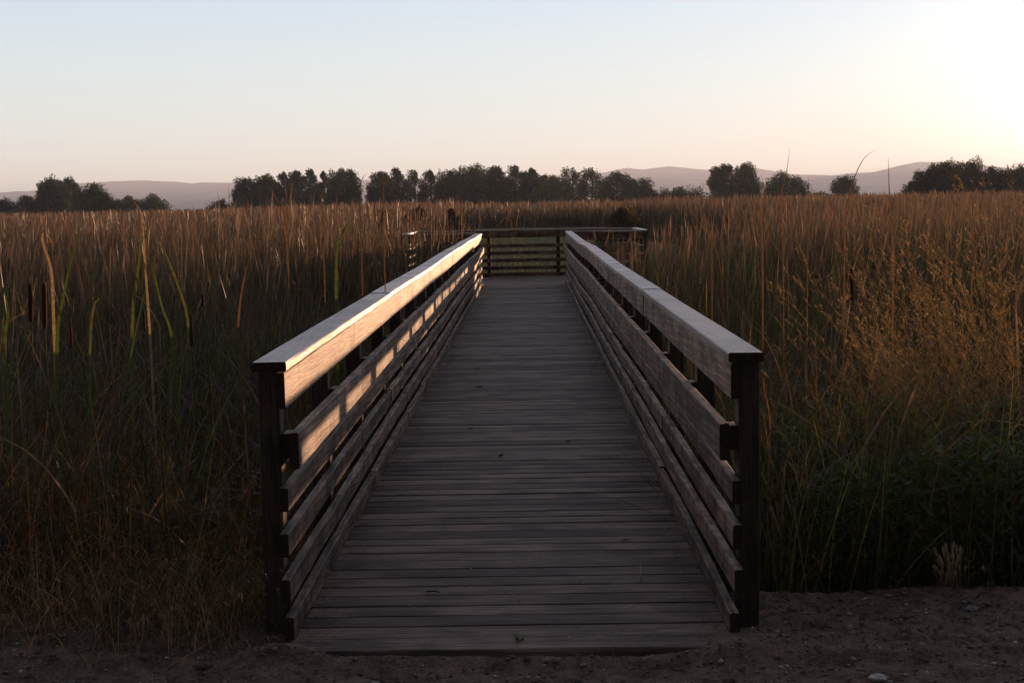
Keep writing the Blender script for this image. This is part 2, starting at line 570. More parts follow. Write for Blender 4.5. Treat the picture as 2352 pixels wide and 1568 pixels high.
lk.new(a.outputs['Color'], x1.inputs[1]); lk.new(r1.outputs[0], x1.inputs[2])
lk.new(x1.outputs[0], x2.inputs[1]); lk.new(r2_.outputs[0], x2.inputs[2])
lk.new(x2.outputs[0], bs.inputs['Base Color'])
bs.inputs['Roughness'].default_value = .95; bs.inputs['Specular IOR Level'].default_value = .15
bp = nd.new('ShaderNodeBump'); bp.inputs['Strength'].default_value = .7; bp.inputs['Distance'].default_value = .012
lk.new(n1.outputs[0], bp.inputs['Height']); lk.new(bp.outputs[0], bs.inputs['Normal'])
tag(mesh_obj('ground', np.stack([GX.ravel(), GY.ravel(), GZ.ravel()], 1), FG, m, tint=tg.reshape(-1, 3), smooth=True), kind='structure')


# ------------------------------------------------------------------ blades
def blades(base, h, w, az, th0, bend, segs, col, tipcol=None, wprof='leaf', power=1.6, twist=None):
    """strips following a bending centre line. all arrays of length n. returns V, F, tint"""
    n = len(h)
    base = np.asarray(base, dtype=float)
    t = np.linspace(0, 1, segs + 1)
    seg_l = h / segs
    p = base.copy()
    P = [p.copy()]
    dirx, diry = np.cos(az), np.sin(az)
    for i in range(segs):
        tm = (t[i] + t[i + 1]) / 2
        th = th0 + bend * tm ** power
        p = p + np.stack([dirx * np.sin(th) * seg_l, diry * np.sin(th) * seg_l, np.cos(th) * seg_l], 1)
        P.append(p.copy())
    P = np.stack(P, 1)                       # n, segs+1, 3
    fa = rng.uniform(0, np.pi, n) if twist is None else twist
    wd = np.stack([np.cos(fa), np.sin(fa), np.zeros(n)], 1)
    if wprof == 'leaf':
        wp = (1 - t ** 2.2) * .92 + .08 * (1 - t)
        wp[0] = .8
    elif wprof == 'stem':
        wp = 1 - .75 * t
    elif wprof == 'plume':
        wp = np.where(t < .80, .28, 0) + np.where(t >= .80, np.sin(np.clip((t - .74) / .26, 0, 1) * np.pi) * 1.6 + .1, 0)
    W = (w[:, None] * wp[None, :] / 2)[:, :, None] * wd[:, None, :]
    A = P - W; B = P + W
    Vv = np.stack([A, B], 2).reshape(-1, 3)
    k = 2 * (segs + 1)
    off = (np.arange(n) * k)[:, None]
    q = []
    for i in range(segs):
        q.append(np.stack([off[:, 0] + 2 * i, off[:, 0] + 2 * i + 1, off[:, 0] + 2 * i + 3, off[:, 0] + 2 * i + 2], 1))
    Fq = np.concatenate(q, 0)
    if tipcol is None: tipcol = col
    C = col[:, None, :] * (1 - t[None, :, None]) + tipcol[:, None, :] * t[None, :, None]
    C = np.repeat(C, 2, axis=1).reshape(-1, 3)
    return Vv, Fq, C


def merge(parts):
    Vs, Fs, Cs, o = [], [], [], 0
    for v, f, c in parts:
        Vs.append(v); Fs.append(f + o); Cs.append(c); o += len(v)
    return np.concatenate(Vs), np.concatenate(Fs), np.concatenate(Cs)


GREEN = np.array([.055, .085, .018])
OLIVE = np.array([.085, .085, .028])
BROWN = np.array([.110, .070, .050])
STRAW = np.array([.24, .155, .085])
ROSE = np.array([.140, .094, .084])
DARKB = np.array([.050, .032, .022])


def pick(n, w):
    """mix of leaf colours; w = weights (n,6) or (6,)"""
    pal = np.stack([GREEN, OLIVE, BROWN, STRAW, ROSE, DARKB])
    w = np.broadcast_to(np.asarray(w, dtype=float), (n, 6))
    cw = np.cumsum(w / w.sum(1, keepdims=True), 1)
    u = rng.random(n)[:, None]
    i = (u > cw).sum(1).clip(0, 5)
    return pal[i] * np.exp(rng.normal(-.15, .5, (n, 1))).clip(.2, 2.2) * rng.uniform(.92, 1.08, (n, 3))


def free(x, y, margin=.10):
    b = (x > -1.13 - margin) & (x < .95 + margin) & (y < 28.6)
    pf = (x > -2.80 - margin) & (x < 2.68 + margin) & (y > 28.3) & (y < 31.7)
    return ~(b | pf | in_meadow(x, y)) & (y > edge_y(x) + .12)


def top_z(x, y):
    """mean height above deck level of the reed tops"""
    n = .9 * snoise(x, y, .30, 11) + .7 * snoise(x, y, 1.1, 12) - .35
    left = .96 + .42 * np.clip((y - 7) / 26, 0, 1) - .35 * np.exp(-np.clip(-x - 1.1, 0, 9) / 1.1) * np.clip((18 - y) / 6, 0, 1) + .30 * n + .16 * snoise(x, y, 2.3, 13) * (y < 25)
    left = left + .34 * np.exp(-((y - 24) / 5) ** 2) * (x > -5.5)
    rgt = np.minimum(1.30, .52 + .22 * np.clip((y - 12) / 6, 0, 1) + .16 * np.exp(-((y - 25.5) / 3) ** 2) + .080 * (x + 1.0)) + .15 * n
    nearr = np.clip((10.5 - y) / 3, 0, 1)
    rgt = rgt * (1 - nearr) + nearr * (.80 + .14 * np.clip(x - 1.2, 0, 3) + .12 * n)
    z = np.where(x < 0, left, rgt)
    far = np.clip((y - 45) / 40, 0, 1)
    z = z * (1 - far) + far * (1.70 - .28 * np.clip(-x / y * 6 - .6, 0, 1) + .10 * n)
    return z


def scatter(n, y0, y1, p=1.0, spread=.44, extra=1.6):
    y = y0 + (y1 - y0) * rng.random(n) ** p
    x = (rng.random(n) * 2 - 1) * (spread * y + extra) - .013 * y
    return x, y


def reed_field(name, n, y0, y1, segs, wlo, whi, label, p=1.0, plume=.2, side=0):
    x, y = scatter(n, y0, y1, p)
    k = free(x, y)
    if side: k &= (x * side > 0)
    dens = .5 + .5 * snoise(x, y, .8, 21)
    k &= rng.random(n) < (.45 + .6 * dens)
    k &= ~((x > 1.75 + .25 * (y - 6)) & (y < 9.5) & (rng.random(n) < .88))
    x, y = x[k], y[k]
    n = len(x)
    gz = ground_z(x, y)
    tz = top_z(x, y)
    h = (tz - gz) * rng.normal(.87, .17, n).clip(.35, 1.16)
    clump_az = 2.6 * snoise(x, y, .6, 31)
    az = clump_az + rng.normal(0, 1.5, n)
    th0 = np.abs(rng.normal(.05, .25 if y0 < 18 else .15, n))
    bend = np.abs(rng.normal(.16, .34, n))
    brk = rng.random(n) < (.20 if y0 < 18 else .08)
    bend = np.where(brk, rng.uniform(1.2, 2.6, n), bend)
    w = rng.uniform(wlo, whi, n)
    if y0 > 40: w = w * (y / 90) ** .9
    patch = np.exp(.6 * snoise(x, y, .45, 71) + .45 * snoise(x, y, 1.7, 72) + .1)[:, None]
    edge = np.exp(-np.clip(np.minimum(np.abs(x + 5), np.abs(x - 8)) - 1, 0, 30) / 3.0) * ((y > 33) & (y < 150)) + ((y > 120) & (y < 160) & (np.abs(x) < 14))  # dark rush clumps beside the clearing; shade on the far reed wall painted in
    patch = patch * (1 - .62 * np.clip(edge, 0, 1))[:, None]
    s1 = snoise(x, y, .28, 41)[:, None]; s2 = snoise(x, y, .9, 42)[:, None]
    d = np.clip((y - 8) / 30, 0, 1)[:, None]
    left = (x < 0)[:, None]
    wt = np.concatenate([
        np.clip(1.6 + 1.2 * s1, .2, 3) * (1 - .65 * d),
        np.clip(1.2 + .8 * s2, .2, 2) * (1 - .4 * d),
        np.full((n, 1), 2.2), np.clip(.55 - .3 * s1, .1, 1) + 0 * d,
        (.3 + 1.6 * d) * np.where(left, 1, .45), np.full((n, 1), 1.4) * (1 + d)], 1)
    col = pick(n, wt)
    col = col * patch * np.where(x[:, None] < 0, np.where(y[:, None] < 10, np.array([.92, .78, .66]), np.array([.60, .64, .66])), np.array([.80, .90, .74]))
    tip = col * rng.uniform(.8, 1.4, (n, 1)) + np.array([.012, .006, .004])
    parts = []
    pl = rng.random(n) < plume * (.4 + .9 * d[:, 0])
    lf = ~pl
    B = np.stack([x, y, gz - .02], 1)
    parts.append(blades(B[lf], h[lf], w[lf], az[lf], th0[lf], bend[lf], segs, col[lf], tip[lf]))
    ps = segs + 4
    parts.append(blades(B[pl], h[pl] * 1.06, w[pl] * .8, az[pl], th0[pl] * .6, bend[pl] * .5, ps, col[pl] * .8,
                        np.broadcast_to(ROSE, (pl.sum(), 3)) * rng.uniform(.7, 1.3, (pl.sum(), 1)), 'plume', power=3))
    v, f, c = merge(parts)
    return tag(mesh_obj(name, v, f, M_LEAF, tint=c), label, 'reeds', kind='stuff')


reed_field('reed_bed', 26000, 5.7, 9.5, 7, .004, .012, 'dense green and brown reeds close by on the left of the footbridge', side=-1, plume=.05)
reed_field('reed_bed', 26000, 5.9, 9.5, 7, .004, .012, 'dark tangled reeds beside the footbridge on its right side', side=1, plume=.05)
reed_field('reed_bed', 26000, 9.5, 18, 6, .006, .014, 'rusty brown reeds in the middle distance left of the railing', side=-1, plume=.12)
reed_field('reed_bed', 28000, 9.5, 18, 6, .006, .014, 'backlit green and brown reeds right of the railing', side=1, plume=.08)
reed_field('reed_bed', 95000, 18, 50, 5, .009, .022, 'marsh reeds around the viewing platform', p=.8, plume=.28)
reed_field('reed_bed', 110000, 50, 130, 4, .04, .075, 'far brown reed beds around the open meadow', p=.8, plume=.3)
reed_field('reed_bed', 70000, 126, 335, 3, .05, .09, 'distant reed belt in front of the trees', p=.9, plume=.3)


def arching(n, side, label):
    x, y = scatter(n, 5.9, 12.5, 1.2)
    k = free(x, y, .15) & (x * side > 0) & (np.abs(x) > 1.5) & ~((x > 1.75) & (y < 9.0))
    x, y = x[k], y[k]; n = len(x)
    h = rng.uniform(1.1, 2.0, n) * (1 if side < 0 else .85)
    w = rng.uniform(.007, .015, n)
    col = pick(n, [3, 1.6, .8, .9, .2, .5])
    v, f, c = blades(np.stack([x, y, ground_z(x, y) - .02], 1), h, w, rng.uniform(0, 6.28, n), np.abs(rng.normal(.12, .16, n)), rng.uniform(.2, 2.3, n), 14, col, col * 1.2, power=2.4)
    return tag(mesh_obj('reed_bed', v, f, M_LEAF, tint=c), label, 'reeds', kind='stuff')


arching(1500, -1, 'long arching green cattail leaves over the left reed bed')
arching(1300, 1, 'long arching leaves over the right reed bed')


# dead litter: short, criss-crossing, strongly bent blades in the lower storey of the near reeds
def thatch(name, n, y0, y1, side, label):
    x, y = scatter(n, y0, y1, 1.0)
    k = free(x, y, .02) & (x * side > 0) & ~((x > 1.75 + .25 * (y - 6)) & (y < 9.5) & (rng.random(n) < .6))
    x, y = x[k], y[k]; n = len(x)
    gz = ground_z(x, y)
    top = (top_z(x, y) - gz)
    z = gz + rng.random(n) ** 1.3 * top * .80
    h = rng.uniform(.25, .8, n)
    v, f, c = blades(np.stack([x, y, z], 1), h, rng.uniform(.004, .012, n), rng.uniform(0, 6.28, n), rng.uniform(.3, 1.5, n), rng.uniform(.2, 1.6, n), 6,
                     pick(n, [.4, .6, 2.5, .8, .8, 2.0]))
    return tag(mesh_obj(name, v, f, M_LEAF, tint=c), label, 'dead reeds', kind='stuff')


thatch('reed_litter', 19000, 5.6, 12, -1, 'fallen dead reed leaves tangled low on the left')
thatch('reed_litter', 17000, 5.8, 12, 1, 'fallen dead reed leaves tangled low on the right')

# meadow grass
x = rng.uniform(-9, 10, 60000); y = 32 + 96 * rng.random(60000) ** 1.2
k = in_meadow(x, y); x, y = x[k], y[k]; n = len(x)
v, f, c = blades(np.stack([x, y, ground_z(x, y)], 1), rng.uniform(.04, .13, n), rng.uniform(.02, .05, n), rng.uniform(0, 6.28, n), rng.uniform(0, .6, n), rng.uniform(0, .8, n), 2,
                 np.array([.19, .17, .085]) * rng.uniform(.6, 1.3, (n, 1)))
tag(mesh_obj('meadow_grass', v, f, M_DRY, tint=c), 'short pale grass of the open meadow beyond the platform', 'grass', kind='stuff')

# fine dry grass, left foreground and along the foot of the bank
def fine_grass(name, n, cond, label, hlo, hhi, cols, zoff=0.0):
    x = rng.uniform(-4.2, 4.2, n); y = rng.uniform(4.6, 6.9, n)
    k = cond(x, y); x, y = x[k], y[k]; n = len(x)
    h = rng.uniform(hlo, hhi, n)
    az = rng.uniform(0, 6.28, n)
    v, f, c = blades(np.stack([x, y, ground_z(x, y) - .01], 1), h, rng.uniform(.0022, .0050, n), az, np.abs(rng.normal(.25, .35, n)), np.abs(rng.normal(1.0, .5, n)), 8,
                     pick(n, cols), wprof='stem')
    parts = [(v, f, c)]
    # drooping seed heads on a third
    m_ = n // 3
    V3 = v.reshape(n, 9, 2, 3).mean(2)
    for rep in range(5):
        tip = V3[:m_, 8 - (rep % 3)]
        parts.append(blades(tip, rng.uniform(.02, .05, m_), rng.uniform(.003, .006, m_), az[:m_] + rng.normal(0, .8, m_), rng.uniform(1.2, 2.6, m_), rng.uniform(0, .6, m_), 2,
                            np.broadcast_to(STRAW, (m_, 3)) * rng.uniform(.6, 1.3, (m_, 1))))
    v, f, c = merge(parts)
    return tag(mesh_obj(name, v, f, M_DRY, tint=c), label, 'grass', kind='stuff')


def cl(x, y):
    e = 4.88 + .20 * snoise(x, y * 0, 1.7, 51)
    return (x < -1.13) & (y > e) & (rng.random(len(x)) < np.clip((y - e) / .75, .02, 1) ** 1.3)


fine_grass('dry_grass', 60000, cl, 'fine arching dry grass at the left foot of the railing', .16, .52, [.2, .5, 2.0, 4.0, .8, .3])


def cr_(x, y):
    e = edge_y(x) - .05
    return (x > .95) & (y > e) & (rng.random(len(x)) < .22)


fine_grass('dry_grass', 16000, cr_, 'short dark grass along the gravel edge on the right', .12, .40, [1.0, .8, 1.6, .5, .4, 1.6])


# leafy green weeds at the right, ground cover
def leafy(name, n, x0, x1, y0, y1, z0, z1, label, col, size=(.02, .05)):
    x = rng.uniform(x0, x1, n); y = rng.uniform(y0, y1, n)
    hh = z1 + .18 * snoise(x, y, 1.8, 61)
    z = z0 + (hh - z0) * rng.random(n) ** .8
    dens = snoise(x, y, 1.5, 62) > -.5
    x, y, z = x[dens], y[dens], z[dens]; n = len(x)
    h = rng.uniform(*size, n) * 1.6
    v, f, c = blades(np.stack([x, y, z], 1), h, h * .34, rng.uniform(0, 6.28, n), rng.uniform(.5, 1.7, n), rng.uniform(0, .8, n), 3,
                     col * rng.uniform(.5, 1.5, (n, 1)) * rng.uniform(.9, 1.1, (n, 3)))
    # stems
    m_ = n // 14
    i = rng.integers(0, n, m_)
    zb = ground_z(x[i], y[i])
    s = blades(np.stack([x[i], y[i], zb], 1), np.maximum(z[i] - zb, .05), np.full(m_, .006), rng.uniform(0, 6.28, m_), rng.uniform(0, .2, m_), rng.uniform(0, .3, m_), 4,
               np.broadcast_to(OLIVE, (m_, 3)) * .8, wprof='stem')
    v, f, c = merge([(v, f, c), s])
    return tag(mesh_obj(name, v, f, M_LEAF, tint=c), label, 'weeds', kind='stuff')


leafy('leafy_weeds', 48000, 1.35, 3.9, 6.0, 8.4, -.55, .46, 'dark green leafy weeds in the shade at the lower right', np.array([.055, .095, .018]), (.022, .055))


# ------------------------------------------------------------------ gravel and chips
n = 30000
x = rng.uniform(-3.4, 3.4, n); y = rng.uniform(3.9, 5.95, n)
k = (y < edge_y(x) + .1) & ~((x > -1.03) & (x < .86) & (y > 5.0))
x, y = x[k], y[k]; n = len(x)
sz = np.exp(rng.normal(math.log(.0042), .50, n)).clip(.0018, .02)
oct_ = np.array([(1, 0, 0), (0, 1, 0), (-1, 0, 0), (0, -1, 0), (0, 0, 1), (0, 0, -1)], dtype=float)
of = np.array([(0, 1, 4), (1, 2, 4), (2, 3, 4), (3, 0, 4), (1, 0, 5), (2, 1, 5), (3, 2, 5), (0, 3, 5)])
P = oct_[None] * rng.uniform(.6, 1.4, (n, 6, 1)) * sz[:, None, None]
P = P * np.stack([rng.uniform(.7, 2.0, n), rng.uniform(.6, 1.1, n), rng.uniform(.35, .7, n)], 1)[:, None, :]
a_ = rng.uniform(0, 6.28, n); ca, sa = np.cos(a_)[:, None], np.sin(a_)[:, None]
P = np.stack([P[..., 0] * ca - P[..., 1] * sa, P[..., 0] * sa + P[..., 1] * ca, P[..., 2]], -1)
P = P + np.stack([x, y, ground_z(x, y) + sz * .25], 1)[:, None, :]
Fp = (of[None] + (np.arange(n) * 6)[:, None, None]).reshape(-1, 3)
base = np.array([[.09, .075, .068], [.16, .135, .125], [.36, .33, .32], [.14, .09, .06]])[rng.choice(4, n, p=[.40, .36, .12, .12])]
c = np.repeat(base * rng.uniform(.6, 1.3, (n, 1)), 6, axis=0)
tag(mesh_obj('gravel', P.reshape(-1, 3), Fp, M_PEB, tint=c), 'small stones and grit scattered on the bare soil', 'gravel', kind='stuff')
n = 6500
x = rng.uniform(-3.2, 3.2, n); y = rng.uniform(3.9, 5.9, n)
k = (y < edge_y(x) + .1) & ~((x > -1.03) & (x < .86) & (y > 5.0))
x, y = x[k], y[k]; n = len(x)
v, f, c = blades(np.stack([x, y, ground_z(x, y) + .008], 1), rng.uniform(.012, .075, n), rng.uniform(.0018, .006, n), rng.uniform(0, 6.28, n), rng.normal(1.5, .10, n), rng.normal(0, .15, n), 2,
                 pick(n, [0, .3, 2, 1.5, .6, 1]))
tag(mesh_obj('straw_litter', v, f, M_DRY, tint=c), 'broken straw bits strewn over the soil', 'straw', kind='stuff')
# crumbs on the deck along the kick boards
n = 4200
x = np.where(rng.random(n) < .5, -.955 + np.abs(rng.normal(0, .05, n)), .775 - np.abs(rng.normal(0, .06, n)))
k = rng.random(n) < .40
x = np.where(k, rng.uniform(-.93, .76, n), x)
y = 5.05 + 14 * rng.random(n) ** 1.6
v, f, c = blades(np.stack([x, y, np.full(n, .006)], 1), rng.uniform(.006, .03, n), rng.uniform(.003, .009, n), rng.uniform(0, 6.28, n), rng.normal(1.45, .10, n), rng.normal(0, .15, n), 2,
                 pick(n, [0, .3, 2, 1.6, .6, 2.4]))
tag(mesh_obj('deck_litter', v, f, M_DRY, tint=c), 'crumbs of leaf and bark lying on the deck boards', 'litter', kind='stuff')


# ------------------------------------------------------------------ trees
def tube(pts, rad, k=6):
    V, Fc = [], []
    pts = [Vector(p) for p in pts]
    for i, p in enumerate(pts):
        d = (pts[min(i + 1, len(pts) - 1)] - pts[max(i - 1, 0)]).normalized()
        a = d.orthogonal().normalized(); b = d.cross(a)
        for j in range(k):
            an = 2 * math.pi * j / k
            V.append(tuple(p + (a * math.cos(an) + b * math.sin(an)) * rad[i]))
    for i in range(len(pts) - 1):
        for j in range(k):
            Fc.append((i * k + j, i * k + (j + 1) % k, (i + 1) * k + (j + 1) % k, (i + 1) * k + j))
    Fc.append(tuple(range(k - 1, -1, -1)))
    Fc.append(tuple(len(pts) * k - k + j for j in range(k)))
    return V, Fc


def join(lst):
    V, Fc = [], []
    for v, f in lst:
        o = len(V)
        V += list(v); Fc += [tuple(i + o for i in q) for q in f]
    return V, Fc


def tree(px0, px1, ptop, Y, label, col=(.040, .055, .022), shape='round', seed=0, density=1.0, kindname='tree', low=0.12):
    r = random.Random(seed)
    g = np.random.default_rng(seed + 100)
    a = at(px0, 460, Y); b = at(px1, 460, Y)
    cx = (a.x + b.x) / 2; Wd = abs(b.x - a.x) * 1.18
    top = at((px0 + px1) / 2, ptop, Y).z
    zb = MARSH
    H = top - zb
    root = empty(kindname, (cx, Y, zb))
    tag(root, label, 'tree' if kindname == 'tree' else 'bush', 'trees on the far side of the marsh')
    # lobes
    lobes = []
    nl = {'round': 15, 'tall': 13, 'dense': 19, 'bush': 12, 'open': 13}[shape]
    for i in range(nl):
        u = (i + .5) / nl
        zz = low + (.96 - low) * u
        if shape == 'tall': env = .95 * (1 - max(0, zz - .45) ** 1.6 * 1.9)
        elif shape == 'dense': env = 1.0 - max(0, zz - .55) ** 2 * 2.6
        elif shape == 'bush': env = math.sqrt(max(.05, 1 - zz ** 2.2))
        elif shape == 'open': env = .55 + .45 * math.sin(zz * 3.0)
        else: env = math.sqrt(max(.06, 1 - ((zz - .42) / .62) ** 2))
        env = max(.12, env)
        an = i * 2.4 + r.uniform(-.5, .5)
        rr = Wd / 2 * env * r.uniform(.45, .85)
        lr = Wd * r.uniform(.16, .26) * (.75 + .4 * env) * (1 if shape != 'open' else .8)
        lobes.append((rr * math.cos(an), rr * .8 * math.sin(an), zz * H - lr * .35, lr, lr * r.uniform(.85, 1.35)))
    lobes.append((r.uniform(-.06, .06) * Wd, 0, H - Wd * .13, Wd * .13, Wd * .18))
    # side fill so that the width matches
    for s in (-1, 1):
        if shape != 'open': lobes.append((s * Wd * r.uniform(.28, .40), r.uniform(-.2, .2) * Wd, H * r.uniform(.14, .32), Wd * .22, Wd * .27))
        lobes.append((s * Wd * .36, r.uniform(-.2, .2) * Wd, H * r.uniform(.30, .6), Wd * .20, Wd * .26))
    Ps, Cs = [], []
    for (lx, ly, lz, lr, lh) in lobes:
        n = int(620 * density * max(.6, lr / 1.5))
        dv = g.normal(0, 1, (n, 3)); dv /= np.linalg.norm(dv, axis=1, keepdims=True)
        rad = g.random(n) ** .40
        rad *= 1 + .22 * np.sin(dv[:, 0] * 7 + lx) * np.sin(dv[:, 2] * 6 + lz) + g.normal(0, .08, n)
        p = dv * rad[:, None] * np.array([lr, lr, lh]) + np.array([lx, ly, lz])
        Ps.append(p)
        Cs.append(np.full((n, 1), r.uniform(.75, 1.3)))
    P = np.concatenate(Ps); cm = np.concatenate(Cs)
    k = (P[:, 2] > low * H * .5)
    P, cm = P[k], cm[k]
    n = len(P)
    s = g.uniform(.11, .25, n) * (Y / 350) ** (.7 if Y > 100 else .58)
    u = g.normal(0, 1, (n, 3)); u /= np.linalg.norm(u, axis=1, keepdims=True)
    w_ = np.cross(u, g.normal(0, 1, (n, 3))); w_ /= np.linalg.norm(w_, axis=1, keepdims=True)
    u = u * s[:, None]; w_ = w_ * (s * .7)[:, None]
    Q = np.stack([P - u, P + w_, P + u, P - w_], 1).reshape(-1, 3)
    Fq = np.arange(4 * n).reshape(n, 4)
    C = np.repeat(np.array(col) * cm * g.uniform(.6, 1.4, (n, 1)), 4, axis=0)
    Q = Q + np.array([cx, Y, zb])
    mesh_obj('crown', Q, Fq, M_CROWN, root, tint=C)
    # trunk and limbs
    pieces = [tube([(0, 0, -.3), (r.uniform(-.1, .1), 0, H * .25), (r.uniform(-.3, .3), 0, H * .55), (0, 0, H * .85)], [H * .028, H * .024, H * .015, H * .004])]
    for (lx, ly, lz, lr, lh) in lobes[2:]:
        z0 = max(H * .08, lz * .55)
        pieces.append(tube([(0, 0, z0), (lx * .5, ly * .5, z0 + (lz - z0) * .6), (lx, ly, lz)], [H * .010, H * .007, H * .003], 4))
    V, Fc = join(pieces)
    V = [(v[0] + cx, v[1] + Y, v[2] + zb) for v in V]
    mesh_obj('trunk', V, Fc, M_BARK, root)
    return root


DG = (.036, .058, .017); LG = (.085, .105, .028); MG = (.042, .058, .020)
TREES = [
    (88, 150, 413, 340, 'dark broad tree, left half of the pair at the far left edge', DG, 'dense'),
    (132, 184, 412, 350, 'dark tree, right half of the pair at the far left edge', DG, 'dense'),
    (180, 246, 425, 330, 'round topped olive tree just right of the far left pair', DG, 'round'),
    (205, 264, 446, 290, 'low light green bush in front of the round olive tree', LG, 'bush'),
    (-30, 40, 462, 330, 'low dark bush cut by the left edge', DG, 'bush'),
    (34, 88, 452, 350, 'small ragged bush left of the far left pair of trees', MG, 'bush'),
    (262, 322, 455, 420, 'low hedge tree under the left ridge, nearer the olive tree', MG, 'bush'),
    (312, 380, 454, 420, 'low hedge tree under the left ridge, right of its twin', MG, 'bush'),
    (480, 532, 464, 330, 'tiny dark bush alone left of the left grove', DG, 'bush'),
    (540, 592, 411, 340, 'leftmost tree of the left grove, sloping down to the reeds', DG, 'dense'),
    (582, 640, 404, 350, 'second tree from the left in the left grove', DG, 'dense'),
    (632, 676, 397, 345, 'narrow tree third from the left in the left grove', DG, 'tall'),
    (660, 704, 394, 352, 'fourth tree from the left in the left grove', DG, 'dense'),
    (698, 738, 390, 345, 'tall pointed tree fourth from the right edge gap in the left grove', DG, 'tall'),
    (730, 762, 395, 350, 'slim tree beside the rightmost tree of the left grove', MG, 'tall'),
    (756, 823, 390, 335, 'large rounded tree at the right end of the left grove', DG, 'dense'),
    (848, 902, 396, 350, 'leftmost tree of the central grove', DG, 'dense'),
    (888, 940, 387, 345, 'peaked tree second from the left in the central grove', DG, 'tall'),
    (930, 976, 394, 352, 'third tree from the left in the central grove', DG, 'open'),
    (966, 1012, 392, 348, 'fourth tree from the left in the central grove', MG, 'tall'),
    (1008, 1066, 394, 345, 'left shoulder tree of the dense mass in the central grove', DG, 'dense'),
    (1052, 1120, 385, 352, 'broad dark tree in the middle of the dense central mass', DG, 'dense'),
    (1106, 1170, 384, 345, 'tall dark tree in the dense central mass behind the platform', DG, 'dense'),
    (1160, 1212, 382, 350, 'peaked dark tree right of centre in the dense mass', DG, 'tall'),
    (1196, 1242, 388, 342, 'olive edged tree closing the dense mass on its right', MG, 'dense'),
    (1232, 1280, 402, 360, 'dark tree behind the light green bush', DG, 'round'),
    (1226, 1316, 410, 310, 'light green rounded bush in front of the central grove', LG, 'bush'),
    (1288, 1342, 388, 348, 'open ragged tree with sky showing through its crown', MG, 'open'),
    (1330, 1390, 388, 345, 'thin peaked tree right of the open ragged tree', MG, 'open'),
    (1386, 1448, 398, 340, 'dark round tree near the right end of the central grove', DG, 'round'),
    (1440, 1504, 413, 345, 'lower sloping tree at the right end of the central grove', DG, 'round'),
    (1516, 1606, 435, 350, 'low wide bush between the central grove and the lone twin tree', MG, 'bush'),
    (1634, 1690, 379, 335, 'left half of the tall twin tree right of centre', DG, 'dense'),
    (1682, 1742, 378, 340, 'right half of the tall twin tree right of centre', DG, 'dense'),
    (1762, 1848, 403, 335, 'flat topped lone tree between the twin tree and the small tree', DG, 'round'),
    (1914, 1968, 407, 345, 'small lone tree on the open skyline left of the glowing trees', DG, 'round'),
    (1850, 1906, 446, 380, 'low hedge bush on the skyline right of the flat topped tree', MG, 'bush'),
    (2066, 2122, 420, 262, 'lowest tree at the sloping left end of the sunlit grove', MG, 'bush'),
    (2098, 2162, 391, 260, 'left sloping tree of the sunlit grove at the right', MG, 'dense'),
    (2128, 2206, 375, 262, 'highest tree of the sunlit grove at the right', MG, 'dense'),
    (2188, 2262, 372, 255, 'second high tree of the sunlit grove at the right', MG, 'dense'),
    (2250, 2312, 384, 262, 'ragged tree of the sunlit grove near the right edge', MG, 'round'),
    (832, 926, 486, 46, 'dark rounded bush behind the left wing of the platform, leftmost', (.070, .052, .034), 'bush'),
    (908, 1002, 479, 53, 'tall dark rounded bush behind the left wing of the platform, middle', (.065, .050, .032), 'bush'),
    (992, 1074, 484, 45, 'olive edged bush at the left side of the open clearing', (.065, .060, .026), 'bush'),
    (1388, 1470, 482, 62, 'dark brown bush at the right side of the open clearing', (.075, .054, .034), 'bush'),
    (2300, 2380, 386, 260, 'sunlit tree cut by the right edge', MG, 'dense'),
]
for i, (x0, x1, tp, Y, lb, c_, sh) in enumerate(TREES):
    bush = sh == 'bush'
    tree(x0, x1, tp, Y, lb, c_, sh, seed=i * 7 + 1, kindname='bush' if bush else 'tree', low=.0 if bush else .10,
         density=1.25 if sh == 'dense' else (.75 if sh == 'open' else 1.0))

# ------------------------------------------------------------------ mountains
def ridge(name, pts, Y, depth, mat, seed):
    pts = sorted(pts)
    xs = np.array([at(p[0], p[1], Y).x for p in pts]); zs = np.array([at(p[0], p[1], Y).z for p in pts])
    X = np.linspace(xs[0], xs[-1], 420)
    Z = np.interp(X, xs, zs)
    Z = Z + 1.3 * snoise(X, X * 0, .024, seed) + .8 * snoise(X, X * 0, .08, seed + 1)
    rows = 26
    Vv = []
    for j in range(rows + 1):
        u = j / rows
        yy = Y - depth + depth * 1.8 * u
        if u < .555: e = (u / .555)
        else: e = 1 - (u - .555) / .445
        e = e ** .8
        spur = .2 * np.sin(X * .021 + 2 * np.sin(X * .008 + seed) + j * .08) * (e * (1 - e) * 4)
        z = Z * np.clip(e + spur, 0, None)
        if abs(u - .555) < .5 / rows: z = Z
        z = np.minimum(z, Z)
        Vv.append(np.stack([X, np.full_like(X, yy), z - 2], 1))
    V = np.concatenate(Vv)
    nxx = len(X)
    idx = np.arange(nxx * (rows + 1)).reshape(rows + 1, nxx)
    Fq = np.stack([idx[:-1, :-1].ravel(), idx[:-1, 1:].ravel(), idx[1:, 1:].ravel(), idx[1:, :-1].ravel()], 1)
    return tag(mesh_obj(name, V, Fq, mat, smooth=True), kind='structure')


